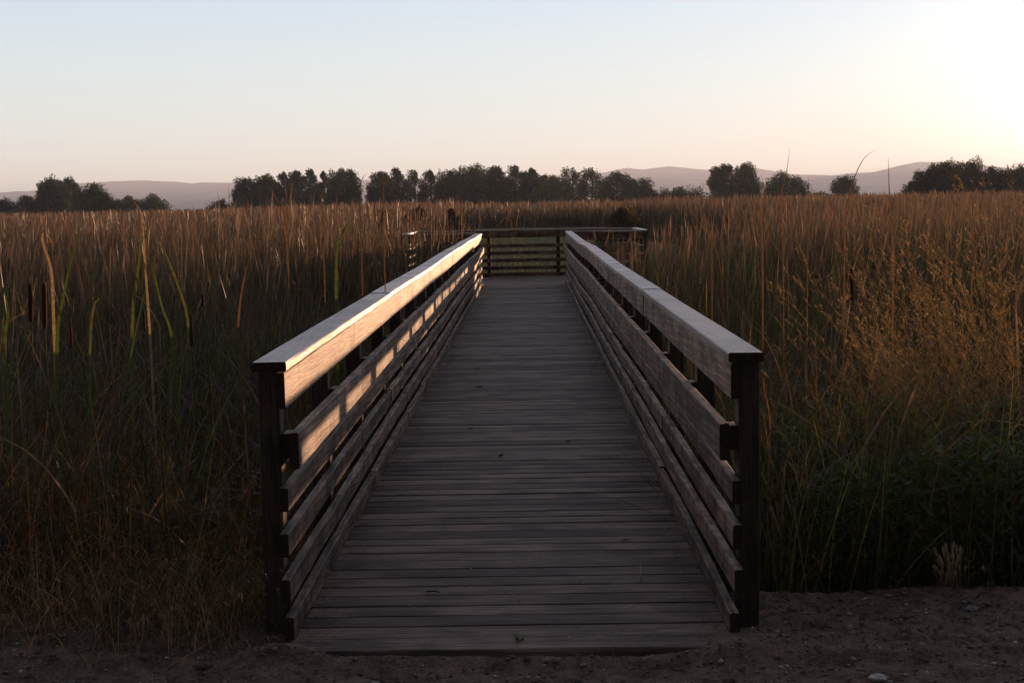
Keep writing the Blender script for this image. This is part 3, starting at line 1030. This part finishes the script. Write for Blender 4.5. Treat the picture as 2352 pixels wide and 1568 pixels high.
M_HILL = plain_mat('haze_paled_dry_hillside', (.24, .235, .25), (.38, .365, .37), scale=.006, bump=0)  # dry grass slopes, paled and blued so the colour holds some distance haze
FAR = [(-700, 452), (-350, 430), (-100, 446), (0, 442), (37, 439), (89, 438), (178, 421), (260, 416), (326, 413.5), (408, 417), (445, 421), (464, 418), (549, 419), (700, 415),
       (820, 413), (860, 412), (960, 409), (1100, 412), (1285, 403), (1370, 399), (1439, 385), (1476, 389), (1535, 381), (1599, 388), (1640, 390), (1737, 386), (1823, 400), (1919, 402),
       (1942, 398), (2005, 395), (2053, 382), (2109, 371), (2202, 373), (2277, 382), (2352, 391), (2600, 400), (3000, 380), (3300, 420)]
NEAR = [(-700, 470), (0, 466), (150, 452), (240, 445), (300, 437), (340, 440), (400, 448), (470, 446), (560, 452), (700, 455), (860, 448), (1100, 450), (1300, 440), (1400, 425), (1470, 412), (1500, 409),
        (1600, 410), (1640, 412), (1760, 420), (1900, 418), (1990, 424), (2100, 420), (2352, 424), (2800, 420), (3300, 440)]
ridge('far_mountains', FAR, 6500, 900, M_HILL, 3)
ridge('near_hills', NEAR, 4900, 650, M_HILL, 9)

# ------------------------------------------------------------------ pylon in the distance
pb = at(1905, 447, 1400); pt = at(1905, 424, 1400)
pyl = empty('pylon', (pb.x, 1400, MARSH))
tag(pyl, 'faint lattice power pylon far off left of the small lone tree', 'pylon')
H = pt.z - MARSH
L_ = []
for sx in (-1, 1):
    for sy in (-1, 1):
        L_.append(tube([(sx * H * .11, sy * H * .11, 0), (sx * H * .03, sy * H * .03, H * .6), (sx * H * .012, sy * H * .012, H)], [.07, .06, .05], 4))
for i in range(6):
    z0, z1 = H * .1 * i, H * .1 * (i + 1)
    wa, wb = H * (.11 - .0133 * i), H * (.11 - .0133 * (i + 1))
    for sy in (-1, 1):
        L_.append(tube([(-wa, sy * wa, z0), (wb, sy * wb, z1)], [.04, .04], 4))
        L_.append(tube([(wa, sy * wa, z0), (-wb, sy * wb, z1)], [.04, .04], 4))
V, Fc = join(L_)
mesh_obj('lattice_mast', [(v[0] + pb.x, v[1] + 1400, v[2] + MARSH) for v in V], Fc, M_STEEL, pyl)
for zz, ww in ((.66, .20), (.78, .16), (.90, .12)):
    V, Fc = tube([(-H * ww, 0, H * zz), (0, 0, H * (zz + .02)), (H * ww, 0, H * zz)], [.05, .10, .05], 4)
    mesh_obj('cross_arm', [(v[0] + pb.x, v[1] + 1400, v[2] + MARSH) for v in V], Fc, M_STEEL, pyl)


# ------------------------------------------------------------------ single stems, leaves, cattails
def strip(pts, widths, face_az, tintc):
    """flat curved leaf with a slight fold, through the given points"""
    n = len(pts)
    V, Fc = [], []
    wd = Vector((math.cos(face_az), math.sin(face_az), 0))
    for p, w in zip(pts, widths):
        p = Vector(p)
        V += [p - wd * w / 2, p + Vector((0, w * .12, 0)), p + wd * w / 2]
    for i in range(n - 1):
        Fc.append((3 * i, 3 * i + 1, 3 * i + 4, 3 * i + 3))
        Fc.append((3 * i + 1, 3 * i + 2, 3 * i + 5, 3 * i + 4))
    return V, Fc


def smooth_path(P, n=14):
    """Catmull-Rom through P"""
    P = [Vector(p) for p in P]
    Q = [P[0] * 2 - P[1]] + P + [P[-1] * 2 - P[-2]]
    out = []
    m_ = len(P) - 1
    for i in range(m_):
        p0, p1, p2, p3 = Q[i:i + 4]
        k = max(2, n // m_)
        for j in range(k):
            t = j / k
            out.append(.5 * ((2 * p1) + (p2 - p0) * t + (2 * p0 - 5 * p1 + 4 * p2 - p3) * t * t + (3 * p1 - p0 - 3 * p2 + p3) * t ** 3))
    out.append(P[-1])
    return out


def long_leaf(pix, Y, w, col, label, cat='reed leaf', name='reed_leaf', group='tall single reed leaves', Y2=None, fa=0.2, mat=None):
    pts = []
    for i, (a, b) in enumerate(pix):
        yy = Y + (0 if Y2 is None else (Y2 - Y) * i / (len(pix) - 1))
        pts.append(at(a, b, yy))
    # root it in the ground
    b0 = pts[0]
    pts = [Vector((b0.x + .5 * (b0.x - pts[1].x) * .3, b0.y, float(ground_z(b0.x, b0.y)) - .03))] + pts
    path = smooth_path(pts, 22)
    for _ in range(4):
        path = [path[0]] + [(path[i - 1] + path[i] * 2 + path[i + 1]) / 4 for i in range(1, len(path) - 1)] + [path[-1]]
    n = len(path)
    ws = [w * (1 - (i / (n - 1)) ** 2.5) + .0012 for i in range(n)]
    V, Fc = strip(path, ws, fa, col)
    o = mesh_obj(name, V, Fc, mat or M_LEAF, tint=np.tile(np.array(col), (len(V), 1)), smooth=True)
    return tag(o, label, cat, group)


G1, G2, BR, ST = (.048, .075, .018), (.07, .08, .028), (.09, .055, .035), (.20, .14, .09)
LEAVES = [
    ([(130, 860), (145, 680), (190, 505)], 6.9, .020, G1, 'broad green leaf rising to the right behind the two big cattails'),
    ([(122, 760), (122, 640), (108, 585), (95, 550), (100, 530), (115, 545), (122, 575)], 7.0, .016, ST, 'pale leaf with its tip curled over left of the broad green leaf'),
    ([(300, 800), (318, 620), (322, 540), (318, 470)], 7.5, .018, G2, 'tall leaf with a pale folded tip below the far ridge at left'),
    ([(352, 900), (340, 700), (330, 560), (326, 490), (306, 462)], 7.6, .015, ST, 'pale leaf leaning left with a bright tip beside the tall folded leaf'),
    ([(405, 830), (375, 720), (352, 620), (340, 560)], 7.2, .015, G1, 'green leaf leaning left above the middle of the left reeds'),
    ([(440, 800), (420, 690), (380, 580), (352, 545), (330, 565)], 7.8, .014, G2, 'arched leaf with drooping tip right of the pale tipped leaf'),
    ([(560, 900), (545, 760), (560, 640), (572, 600)], 7.4, .015, BR, 'russet leaf standing right of the arched leaves at left'),
    ([(770, 640), (778, 560), (800, 508), (812, 512), (800, 540)], 9.0, .020, G1, 'green leaf bent over in a loop above the left handrail'),
    ([(200, 750), (240, 690), (300, 672), (340, 700), (372, 760)], 6.6, .012, G2, 'long arching leaf sweeping over the cattails'),
    ([(380, 905), (430, 830), (480, 800), (530, 830), (560, 890)], 6.8, .012, G2, 'low arched leaf left of the left corner post'),
    ([(10, 840), (20, 720), (0, 640)], 6.5, .018, G1, 'green leaf at the left edge beside the cattails'),
    ([(1800, 560), (1790, 470), (1806, 400), (1814, 342)], 9.0, .007, BR, 'very thin straight stalk reaching into the sky above the lone tree'),
    ([(1940, 560), (1945, 470), (1965, 400), (1990, 355), (2022, 342)], 9.0, .008, BR, 'thin stalk arching right into the sky over the small lone tree'),
    ([(2052, 600), (2046, 500), (2042, 430), (2040, 360)], 8.5, .010, BR, 'dark upright stalk with a bent side leaf left of the glowing trees'),
    ([(1635, 560), (1631, 500), (1630, 400)], 9.5, .007, BR, 'thin upright stalk at the left side of the twin tree'),
    ([(1752, 560), (1748, 500), (1758, 450), (1748, 400)], 9.0, .010, BR, 'dark wavy leaf at the right side of the twin tree'),
    ([(1855, 560), (1858, 480), (1857, 405)], 9.2, .009, BR, 'dark upright leaf between the lone trees'),
    ([(1660, 620), (1630, 550), (1590, 488), (1545, 472), (1490, 490)], 14, .009, BR, 'pale stalk arching left over the reeds right of the platform'),
    ([(2230, 600), (2290, 520), (2330, 450), (2352, 430)], 8.0, .010, BR, 'dark leaf leaning to the right edge under the glowing trees'),
    ([(2180, 480), (2230, 440), (2300, 400)], 10.0, .009, BR, 'dark slanting stalk crossing the glowing trees'),
    ([(880, 470), (886, 430), (905, 378)], 9.5, .008, BR, 'thin leaning stalk rising over the central grove'),
    ([(828, 500), (826, 450), (832, 408), (846, 398)], 9.2, .009, BR, 'thin hooked stalk in the gap between the two groves'),
    ([(742, 540), (740, 480), (733, 420)], 8.8, .009, BR, 'slender dark stalk in front of the left grove'),
    ([(660, 540), (640, 470), (625, 440), (600, 430)], 8.5, .009, BR, 'slender stalk bending left in front of the left grove'),
    ([(1765, 1060), (1770, 960), (1752, 880), (1765, 865)], 6.0, .008, BR, 'pale dead leaf leaning against the right corner post'),
    ([(1935, 1180), (1955, 1110), (1985, 1080), (2020, 1075), (2035, 1082)], 6.1, .007, ST, 'pale bowed stalk above the gravel at the right'),
    ([(1800, 1060), (1830, 1095), (1935, 1150), (2040, 1198)], 6.2, .010, ST, 'broken pale stalk slanting down to the right'),
]
for pix, Y, w, c_, lb in LEAVES:
    long_leaf(pix, Y, w, c_, lb, fa=random.uniform(-.3, .5))

# leaves poking through the railings over the deck
POKE = [
    ([(905, 720), (980, 745), (1040, 775), (1080, 800)], 9.0, 8.6, 'dark leaf poking through the left railing, uppermost'),
    ([(900, 770), (960, 800), (1010, 870), (1030, 930)], 8.2, 7.7, 'drooping leaf through the left railing, second one down'),
    ([(930, 850), (960, 840), (1010, 830), (1065, 850)], 8.2, 7.7, 'leaf lying across the left kick board, pointing at the deck'),
    ([(900, 930), (935, 915), (960, 940), (975, 985)], 7.6, 7.2, 'lowest short leaf hanging through the left railing'),
    ([(1440, 760), (1400, 740), (1360, 770), (1330, 800)], 9.6, 9.2, 'dark leaf through the right railing, uppermost'),
    ([(1450, 800), (1410, 790), (1370, 830), (1350, 870)], 9.0, 8.6, 'dark leaf through the right railing, middle one'),
    ([(1460, 840), (1420, 815), (1380, 820), (1335, 850)], 8.8, 8.3, 'dark leaf through the right railing, lowest one'),
    ([(1000, 640), (1040, 645), (1080, 655), (1110, 668)], 15, 14.6, 'small far leaf crossing the left railing'),
]
for pix, Y, Y2, lb in POKE:
    pts = []
    for i, (a, b) in enumerate(pix):
        yy = Y + (Y2 - Y) * i / (len(pix) - 1)
        p = at(a, b, yy)
        pts.append(p)
    path = smooth_path(pts, 15); n = len(path)
    V, Fc = strip(path, [.009 * (1 - (i / (n - 1)) ** 2.5) + .001 for i in range(n)], random.uniform(.6, 1.6), G2)
    tag(mesh_obj('reed_leaf', V, Fc, M_LEAF, tint=np.tile(np.array((.06, .055, .025)), (len(V), 1)), smooth=True), lb, 'reed leaf', 'reed leaves poking through the railings')


def cattail(pxt, pyt, pyb, Y, rad, label, stem_top=16):
    a = at(pxt, pyt, Y); b = at(pxt + 2, pyb, Y)
    gz = float(ground_z(b.x, Y))
    root = empty('cattail', (b.x, Y, gz))
    tag(root, label, 'cattail', 'cattails among the left reeds' if pxt < 1000 else 'cattails among the right reeds')
    L = a.z - b.z
    ax = (a - b).normalized()
    ps = [b + ax * (L * t) for t in (0, .03, .12, .5, .88, .97, 1)]
    V, Fc = tube(ps, [rad * k for k in (.35, .8, 1, 1.03, .97, .75, .25)], 10)
    mesh_obj('spike', V, Fc, M_SPIKE, root, smooth=True)
    tip = at(pxt, pyt - stem_top, Y)
    V, Fc = tube([(b.x + .03, Y, gz - .03), b - ax * .3 + Vector((.008, 0, 0)), b, a, tip], [.005, .0042, .004, .003, .0012], 6)
    mesh_obj('stem', V, Fc, M_DRY, root, smooth=True, tint=np.tile(np.array(G2), (len(V), 1)))


CT = [(69, 650, 740, 6.7, .0115, 'thick brown cattail, left of the near pair at the left edge'),
      (101, 650, 755, 6.7, .0115, 'thick brown cattail, right of the near pair at the left edge'),
      (465, 675, 705, 8.4, .009, 'small cattail spike high in the middle of the left reeds'),
      (438, 722, 795, 7.6, .0090, 'slim cattail below the small spike in the left reeds'),
      (162, 740, 800, 7.4, .0070, 'dim slender cattail right of the near pair'),
      (330, 715, 760, 8.0, .0075, 'dark slender cattail left of the small spike'),
      (1955, 612, 690, 8.2, .0100, 'dark upright cattail in the backlit right reeds'),
      (2118, 690, 740, 8.2, .0070, 'slim dim cattail in front of the feathery shrubs')]
for a in CT: cattail(*a)


# feathery backlit shrubs at the right edge
def shrub(px, Y, hz, label, seed, nst=34, wx=.55, lean=-.30, glow=(.22, .15, .085)):
    g = np.random.default_rng(seed)
    b = at(px, 900, Y)
    gz = float(ground_z(b.x, Y))
    root = empty('shrub', (b.x, Y, gz))
    tag(root, label, 'shrub', 'feathery shrubs at the right')
    H = hz - gz
    st_parts, lf_parts = [], []
    bx = b.x + g.normal(0, .10, nst); by = Y + g.normal(0, .16, nst)
    h = H * g.uniform(.62, 1.06, nst)
    az = np.where(g.random(nst) < .72, math.pi + g.normal(0, .6, nst), g.uniform(0, 6.28, nst))
    th0 = np.abs(g.normal(.22, .16, nst)); bend = g.normal(.30, .2, nst)
    segs = 12
    base = np.stack([bx, by, np.full(nst, gz)], 1)
    v, f, c = blades(base, h, np.full(nst, .007), az, th0, bend, segs, np.tile(np.array([.10, .065, .035]), (nst, 1)), wprof='stem', power=1.2)
    st_parts.append((v, f, c))
    P = v.reshape(nst, segs + 1, 2, 3).mean(2)
    # side twigs
    reps = 34
    si = np.repeat(np.arange(nst), reps); m_ = len(si)
    t = g.uniform(.22, 1.0, m_) * segs
    i0 = np.clip(t.astype(int), 0, segs - 1); fr = (t - i0)[:, None]
    tb = P[si, i0] * (1 - fr) + P[si, i0 + 1] * fr
    ta = az[si] + g.normal(0, 1.1, m_)
    tl = g.uniform(.06, .24, m_) * (1.25 - t / segs)
    tl = np.maximum(tl, .05)
    v2, f2, c2 = blades(tb, tl, np.full(m_, .003), ta, g.uniform(.4, 1.0, m_), g.uniform(-.3, .5, m_), 4, np.tile(np.array([.11, .075, .035]), (m_, 1)), wprof='stem')
    st_parts.append((v2, f2, c2))
    P2 = v2.reshape(m_, 5, 2, 3).mean(2)
    reps2 = 15
    sj = np.repeat(np.arange(m_), reps2); q = len(sj)
    t = g.uniform(.15, 1.0, q) * 4
    i0 = np.clip(t.astype(int), 0, 3); fr = (t - i0)[:, None]
    lb_ = P2[sj, i0] * (1 - fr) + P2[sj, i0 + 1] * fr
    ll = g.uniform(.006, .020, q)
    lf_parts.append(blades(lb_, ll, ll * .30, ta[sj] + g.normal(0, 1.0, q), g.uniform(.3, 1.5, q), g.uniform(0, .6, q), 2,
                           np.array(glow) * g.uniform(.5, 1.5, (q, 1))))
    v, f, c = merge(st_parts); mesh_obj('stems', v, f, M_DRY, root, tint=c)
    v, f, c = merge(lf_parts); mesh_obj('foliage', v, f, M_DRY, root, tint=c)


shrub(2330, 7.4, 1.80, 'tall feathery backlit shrub at the right edge', 1, nst=60)
shrub(2210, 7.9, 1.50, 'feathery shrub leaning left below the glowing trees', 2, nst=56, glow=(.20, .13, .075))
shrub(2430, 8.0, 1.92, 'highest feathery shrub partly cut by the right edge', 3, nst=60)
shrub(2110, 7.0, 1.02, 'lower wispy shrub left of the tall feathery ones', 4, nst=44, glow=(.14, .11, .055))
shrub(2300, 6.5, .95, 'low wispy shrub in front at the right edge above the dark weeds', 5, nst=34, glow=(.10, .11, .035))

# pale foxtail tuft at the gravel edge
b = at(2200, 1372, 5.72)
n = 46
g = np.random.default_rng(5)
base = np.stack([b.x + g.normal(0, .035, n), 5.78 + g.normal(0, .03, n), np.full(n, float(ground_z(b.x, 5.78)) - .01)], 1)
v, f, c = blades(base, g.uniform(.09, .22, n), np.full(n, .010), g.uniform(0, 6.28, n), np.abs(g.normal(.1, .12, n)), np.abs(g.normal(.1, .2, n)), 10,
                 np.tile(np.array([.13, .09, .05]), (n, 1)), np.tile(np.array([.27, .21, .16]), (n, 1)), 'plume', power=2)
tag(mesh_obj('grass_tuft', v, f, M_DRY, tint=c), 'pale foxtail grass tuft at the edge of the gravel on the right', 'grass tuft')


# ------------------------------------------------------------------ fallen leaves and twigs on the deck
def fallen_leaf(px, py, size, col, label, ang=0.0, curl=.4, name='fallen_leaf'):
    d = CR @ Vector(((px - 1176) / F, -(py - 784) / F, -1))
    t = -(EYE - .006) / d.z
    c0 = Vector((d.x * t, d.y * t, .006))
    V, Fc = [], []
    nu, nv = 8, 4
    for i in range(nu + 1):
        u = i / nu * 2 - 1
        wv = (1 - abs(u) ** 2.2) * .45 + .03
        for j in range(nv + 1):
            v_ = (j / nv * 2 - 1)
            lx, ly = u, v_ * wv * (1 + .15 * math.sin(i * 2.1 + j))
            lz = curl * (u * u * .35 + v_ * v_ * wv * .7) + .06 * math.sin(i * 1.7)
            lz = max(lz, -.05)
            X = lx * math.cos(ang) - ly * math.sin(ang); Yy = lx * math.sin(ang) + ly * math.cos(ang)
            V.append(c0 + Vector((X, Yy, lz + .05)) * size / 2)
    for i in range(nu):
        for j in range(nv):
            a = i * (nv + 1) + j
            Fc.append((a, a + 1, a + nv + 2, a + nv + 1))
    # leaf stalk
    o = len(V)
    e = c0 + Vector((math.cos(ang), math.sin(ang), .3)) * size / 2
    e2 = e + Vector((math.cos(ang + .4), math.sin(ang + .4), .1)) * size * .35
    w = size * .02
    V += [e + Vector((0, w, 0)), e - Vector((0, w, 0)), e2 - Vector((0, w, 0)), e2 + Vector((0, w, 0))]
    Fc.append((o, o + 1, o + 2, o + 3))
    ob = mesh_obj(name, V, Fc, M_PEB, tint=np.tile(np.array(col), (len(V), 1)), smooth=True)
    return tag(ob, label, 'leaf', 'dead leaves lying on the deck')


fallen_leaf(1437, 1240, .062, (.10, .035, .015), 'large russet leaf lying flat near the right kick board', .2, .25)
fallen_leaf(1080, 986, .055, (.07, .03, .015), 'curled brown leaf in the middle of the deck, left of the seam leaf', .4, .9)
fallen_leaf(1100, 890, .075, (.05, .03, .02), 'dark curled leaf further up the left half of the deck', -.2, .8)
fallen_leaf(1097, 848, .060, (.22, .21, .20), 'pale grey leaf highest up the left half of the deck', .1, .7)
fallen_leaf(1022, 987, .045, (.24, .21, .18), 'small pale leaf near the left kick board', .7, .5)
fallen_leaf(1150, 1048, .060, (.06, .045, .035), 'crumpled grey brown leaf at the centre of the deck', 1.0, 1.0)
fallen_leaf(1305, 1015, .048, (.06, .03, .018), 'small brown leaf right of the deck centre', .1, .8)
fallen_leaf(1018, 1195, .030, (.16, .12, .09), 'tiny tan leaf on the left part of the near deck', 2.0, .8)
fallen_leaf(960, 985, .040, (.07, .035, .02), 'small dark leaf touching the left kick board', 1.0, .8)
fallen_leaf(1310, 779, .045, (.50, .26, .04), 'tiny yellow leaf far up the right half of the deck', .5, .6)
fallen_leaf(912, 1280, .022, (.30, .28, .26), 'tiny whitish leaf scrap near the left kick board in front', 0.5, .5)


def ground_hit(px, py, z=.006):
    d = CR @ Vector(((px - 1176) / F, -(py - 784) / F, -1))
    t = -(EYE - z) / d.z
    return Vector((d.x * t, d.y * t, z))


def stick(p, q, r, col, label, name, cat, z0=.008, z1=.008, mat=None):
    a = ground_hit(*p, z0); b = ground_hit(*q, z1)
    mid = (a + b) / 2 + Vector((.01, .004, .004))
    V, Fc = tube([a, mid, b], [r, r * .9, r * .5], 6)
    return tag(mesh_obj(name, V, Fc, mat or M_PEB, tint=np.tile(np.array(col), (len(V), 1)), smooth=True), label, cat)


stick((1467, 1336), (1470, 1297), .0028, (.34, .31, .29), 'short pale straw lying along the deck on the right', 'straw_stem', 'straw')
stick((978, 1358), (1012, 1360), .004, (.035, .025, .02), 'short dark twig lying across the near deck', 'twig', 'twig')
stick((380, 1534), (520, 1450), .0022, (.30, .21, .13), 'long bent straw on the soil left of the bridge end', 'straw_stem', 'straw', z0=-.012, z1=.0)
stick((2395 // 1 - 300, 1448), (2145, 1476), .003, (.26, .18, .15), 'pale splinter on the gravel right of the corner post', 'wood_splinter', 'splinter', z0=.006, z1=.006)


def stone(px, py, size, col, label):
    c0 = ground_hit(px, py, 0)
    c0.z = float(ground_z(c0.x, c0.y)) + size * .12
    V, Fc = [], []
    g = random.Random(px)
    nr, ns = 5, 9
    for i in range(nr + 1):
        ph = math.pi * i / nr
        for j in range(ns):
            th = 2 * math.pi * j / ns
            k = size / 2 * (1 + g.uniform(-.18, .18))
            V.append(c0 + Vector((k * 1.3 * math.sin(ph) * math.cos(th), k * .9 * math.sin(ph) * math.sin(th), k * .5 * math.cos(ph))))
    for i in range(nr):
        for j in range(ns):
            Fc.append((i * ns + j, i * ns + (j + 1) % ns, (i + 1) * ns + (j + 1) % ns, (i + 1) * ns + j))
    tag(mesh_obj('stone', V, Fc, M_PEB, tint=np.tile(np.array(col), (len(V), 1))), label, 'stone', 'stones on the soil')


stone(2015, 1537, .052, (.42, .44, .42), 'whitish flat stone on the gravel, largest at lower right')
stone(2235, 1392, .045, (.20, .20, .22), 'grey stone below the foxtail tuft')
stone(1520, 1556, .03, (.20, .17, .15), 'small tan stone just in front of the deck')
stone(470, 1515, .05, (.10, .08, .07), 'dull brown stone left of the bridge end')
stone(860, 1545, .035, (.22, .2, .18), 'pale stone in front of the left part of the deck')
stone(2105, 1395, .03, (.24, .2, .18), 'light stone beside the right corner post gravel')

# small weed at the near deck edge
b = ground_hit(1192, 1468, 0)
n = 16
base = np.tile(np.array([b.x, b.y - .01, -.02]), (n, 1)) + g.normal(0, .008, (n, 3)) if False else np.tile(np.array([b.x, b.y - .01, -.02]), (n, 1))
gg = np.random.default_rng(8)
v, f, c = blades(base, gg.uniform(.03, .075, n), gg.uniform(.006, .011, n), gg.uniform(0, 6.28, n), gg.uniform(.2, .9, n), gg.uniform(0, .7, n), 4,
                 np.tile(np.array([.07, .11, .02]), (n, 1)))
tag(mesh_obj('small_weed', v, f, M_LEAF, tint=c), 'small green weed sprouting at the front edge of the deck', 'weed')

# ------------------------------------------------------------------ haze
M_H, nt, nd, lk = new_mat('evening_haze')
out = nd.new('ShaderNodeOutputMaterial'); pv = nd.new('ShaderNodeVolumePrincipled')
pv.inputs['Color'].default_value = (.68, .80, 1.0, 1)
pv.inputs['Density'].default_value = .000165
pv.inputs['Anisotropy'].default_value = .22
lk.new(pv.outputs[0], out.inputs['Volume'])
hx, hy0, hy1, hz0, hz1 = 7800, -900, 7900, -3.0, 178
V = [(x, y, z) for x in (-hx, hx) for y in (hy0, hy1) for z in (hz0, hz1)]
Fc = [(0, 1, 3, 2), (4, 6, 7, 5), (0, 4, 5, 1), (2, 3, 7, 6), (0, 2, 6, 4), (1, 5, 7, 3)]
HAZE = True
if HAZE:
    tag(mesh_obj('haze', V, Fc, M_H), 'thin warm evening haze over the marsh', 'haze', kind='stuff')

# ------------------------------------------------------------------ light
SUN_AZ, SUN_EL = 24.0, 2.15          # degrees clockwise from the bridge axis (+Y), elevation
sd = bpy.data.lights.new('sun', 'SUN')
sd.energy = 5.0
sd.angle = R(.53)
sd.color = (1.0, .55, .30)
so = bpy.data.objects.new('sun', sd)
COL.objects.link(so)
d = Vector((math.sin(R(SUN_AZ)) * math.cos(R(SUN_EL)), math.cos(R(SUN_AZ)) * math.cos(R(SUN_EL)), math.sin(R(SUN_EL))))
so.rotation_euler = d.to_track_quat('Z', 'Y').to_euler()
so.location = (20, 40, 10)

w = bpy.data.worlds.new('World')
scene.world = w
w.use_nodes = True
nt = w.node_tree; nd = nt.nodes; lk = nt.links
nd.clear()
out = nd.new('ShaderNodeOutputWorld'); bg = nd.new('ShaderNodeBackground')
sky = nd.new('ShaderNodeTexSky'); sky.sky_type = 'NISHITA'
sky.sun_disc = False
sky.sun_elevation = R(SUN_EL)
sky.sun_rotation = R(SUN_AZ)
sky.air_density = 1.0; sky.dust_density = 1.0; sky.ozone_density = 1.0
SKY_G1, SKY_G2, SKY_K = (.20, .26, .29), (2.4, 1.95, 1.3), .455
tc = nd.new('ShaderNodeTexCoord')
nrm = nd.new('ShaderNodeVectorMath'); nrm.operation = 'NORMALIZE'
lk.new(tc.outputs['Generated'], nrm.inputs[0])
sxyz = nd.new('ShaderNodeSeparateXYZ'); lk.new(nrm.outputs[0], sxyz.inputs[0])
# pale dusk gradient by height above the horizon (sine of elevation, 0..1)
grad = ramp(nd, [(0.0, (.88, .93, .80)), (.035, (.84, .89, .83)), (.10, (.72, .83, .87)), (.20, (.53, .69, .91)),
                 (.32, (.54, .63, .78)), (.55, (.34, .34, .42)), (1.0, (.20, .19, .23))])
lk.new(sxyz.outputs[2], grad.inputs[0])
# the sky brightens towards the sun
dot = nd.new('ShaderNodeVectorMath'); dot.operation = 'DOT_PRODUCT'
lk.new(nrm.outputs[0], dot.inputs[0]); dot.inputs[1].default_value = d
acs = nd.new('ShaderNodeMath'); acs.operation = 'ARCCOSINE'; lk.new(dot.outputs['Value'], acs.inputs[0])


def glow(width, colr, prev):
    dv = nd.new('ShaderNodeMath'); dv.operation = 'DIVIDE'; lk.new(acs.outputs[0], dv.inputs[0]); dv.inputs[1].default_value = -R(width)
    ex = nd.new('ShaderNodeMath'); ex.operation = 'EXPONENT'; lk.new(dv.outputs[0], ex.inputs[0])
    sc = nd.new('ShaderNodeVectorMath'); sc.operation = 'SCALE'; sc.inputs[0].default_value = colr; lk.new(ex.outputs[0], sc.inputs['Scale'])
    ad = nd.new('ShaderNodeVectorMath'); ad.operation = 'ADD'; lk.new(prev, ad.inputs[0]); lk.new(sc.outputs[0], ad.inputs[1])
    return ad.outputs[0]


# and is much dimmer on the side away from it
hz = nd.new('ShaderNodeVectorMath'); hz.operation = 'DOT_PRODUCT'
lk.new(nrm.outputs[0], hz.inputs[0]); hz.inputs[1].default_value = (math.sin(R(8)), math.cos(R(8)), 0)
side = nd.new('ShaderNodeMapRange'); side.interpolation_type = 'SMOOTHSTEP'
side.inputs['From Min'].default_value = -.65; side.inputs['From Max'].default_value = .85
side.inputs['To Min'].default_value = .07; side.inputs['To Max'].default_value = 1.0
lk.new(hz.outputs['Value'], side.inputs['Value'])
gsc = nd.new('ShaderNodeVectorMath'); gsc.operation = 'SCALE'
lk.new(grad.outputs[0], gsc.inputs[0]); lk.new(side.outputs[0], gsc.inputs['Scale'])
c = glow(12, SKY_G1, gsc.outputs[0])
c = glow(2.6, SKY_G2, c)
c2 = nd.new('ShaderNodeVectorMath'); c2.operation = 'SCALE'; c2.inputs['Scale'].default_value = SKY_K / .15
lk.new(c, c2.inputs[0])
nsc = nd.new('ShaderNodeVectorMath'); nsc.operation = 'SCALE'; nsc.inputs['Scale'].default_value = .03
lk.new(sky.outputs[0], nsc.inputs[0])
ad = nd.new('ShaderNodeVectorMath'); ad.operation = 'ADD'
lk.new(c2.outputs[0], ad.inputs[0]); lk.new(nsc.outputs[0], ad.inputs[1])
lk.new(ad.outputs[0], bg.inputs[0])
bg.inputs[1].default_value = .15
lk.new(bg.outputs[0], out.inputs[0])

scene.view_settings.view_transform = 'Standard'
scene.view_settings.look = 'None'
scene.view_settings.exposure = 1.15
scene.view_settings.gamma = 1
scene.cycles.volume_bounces = 1
scene.cycles.max_bounces = 6
scene.cycles.transparent_max_bounces = 4
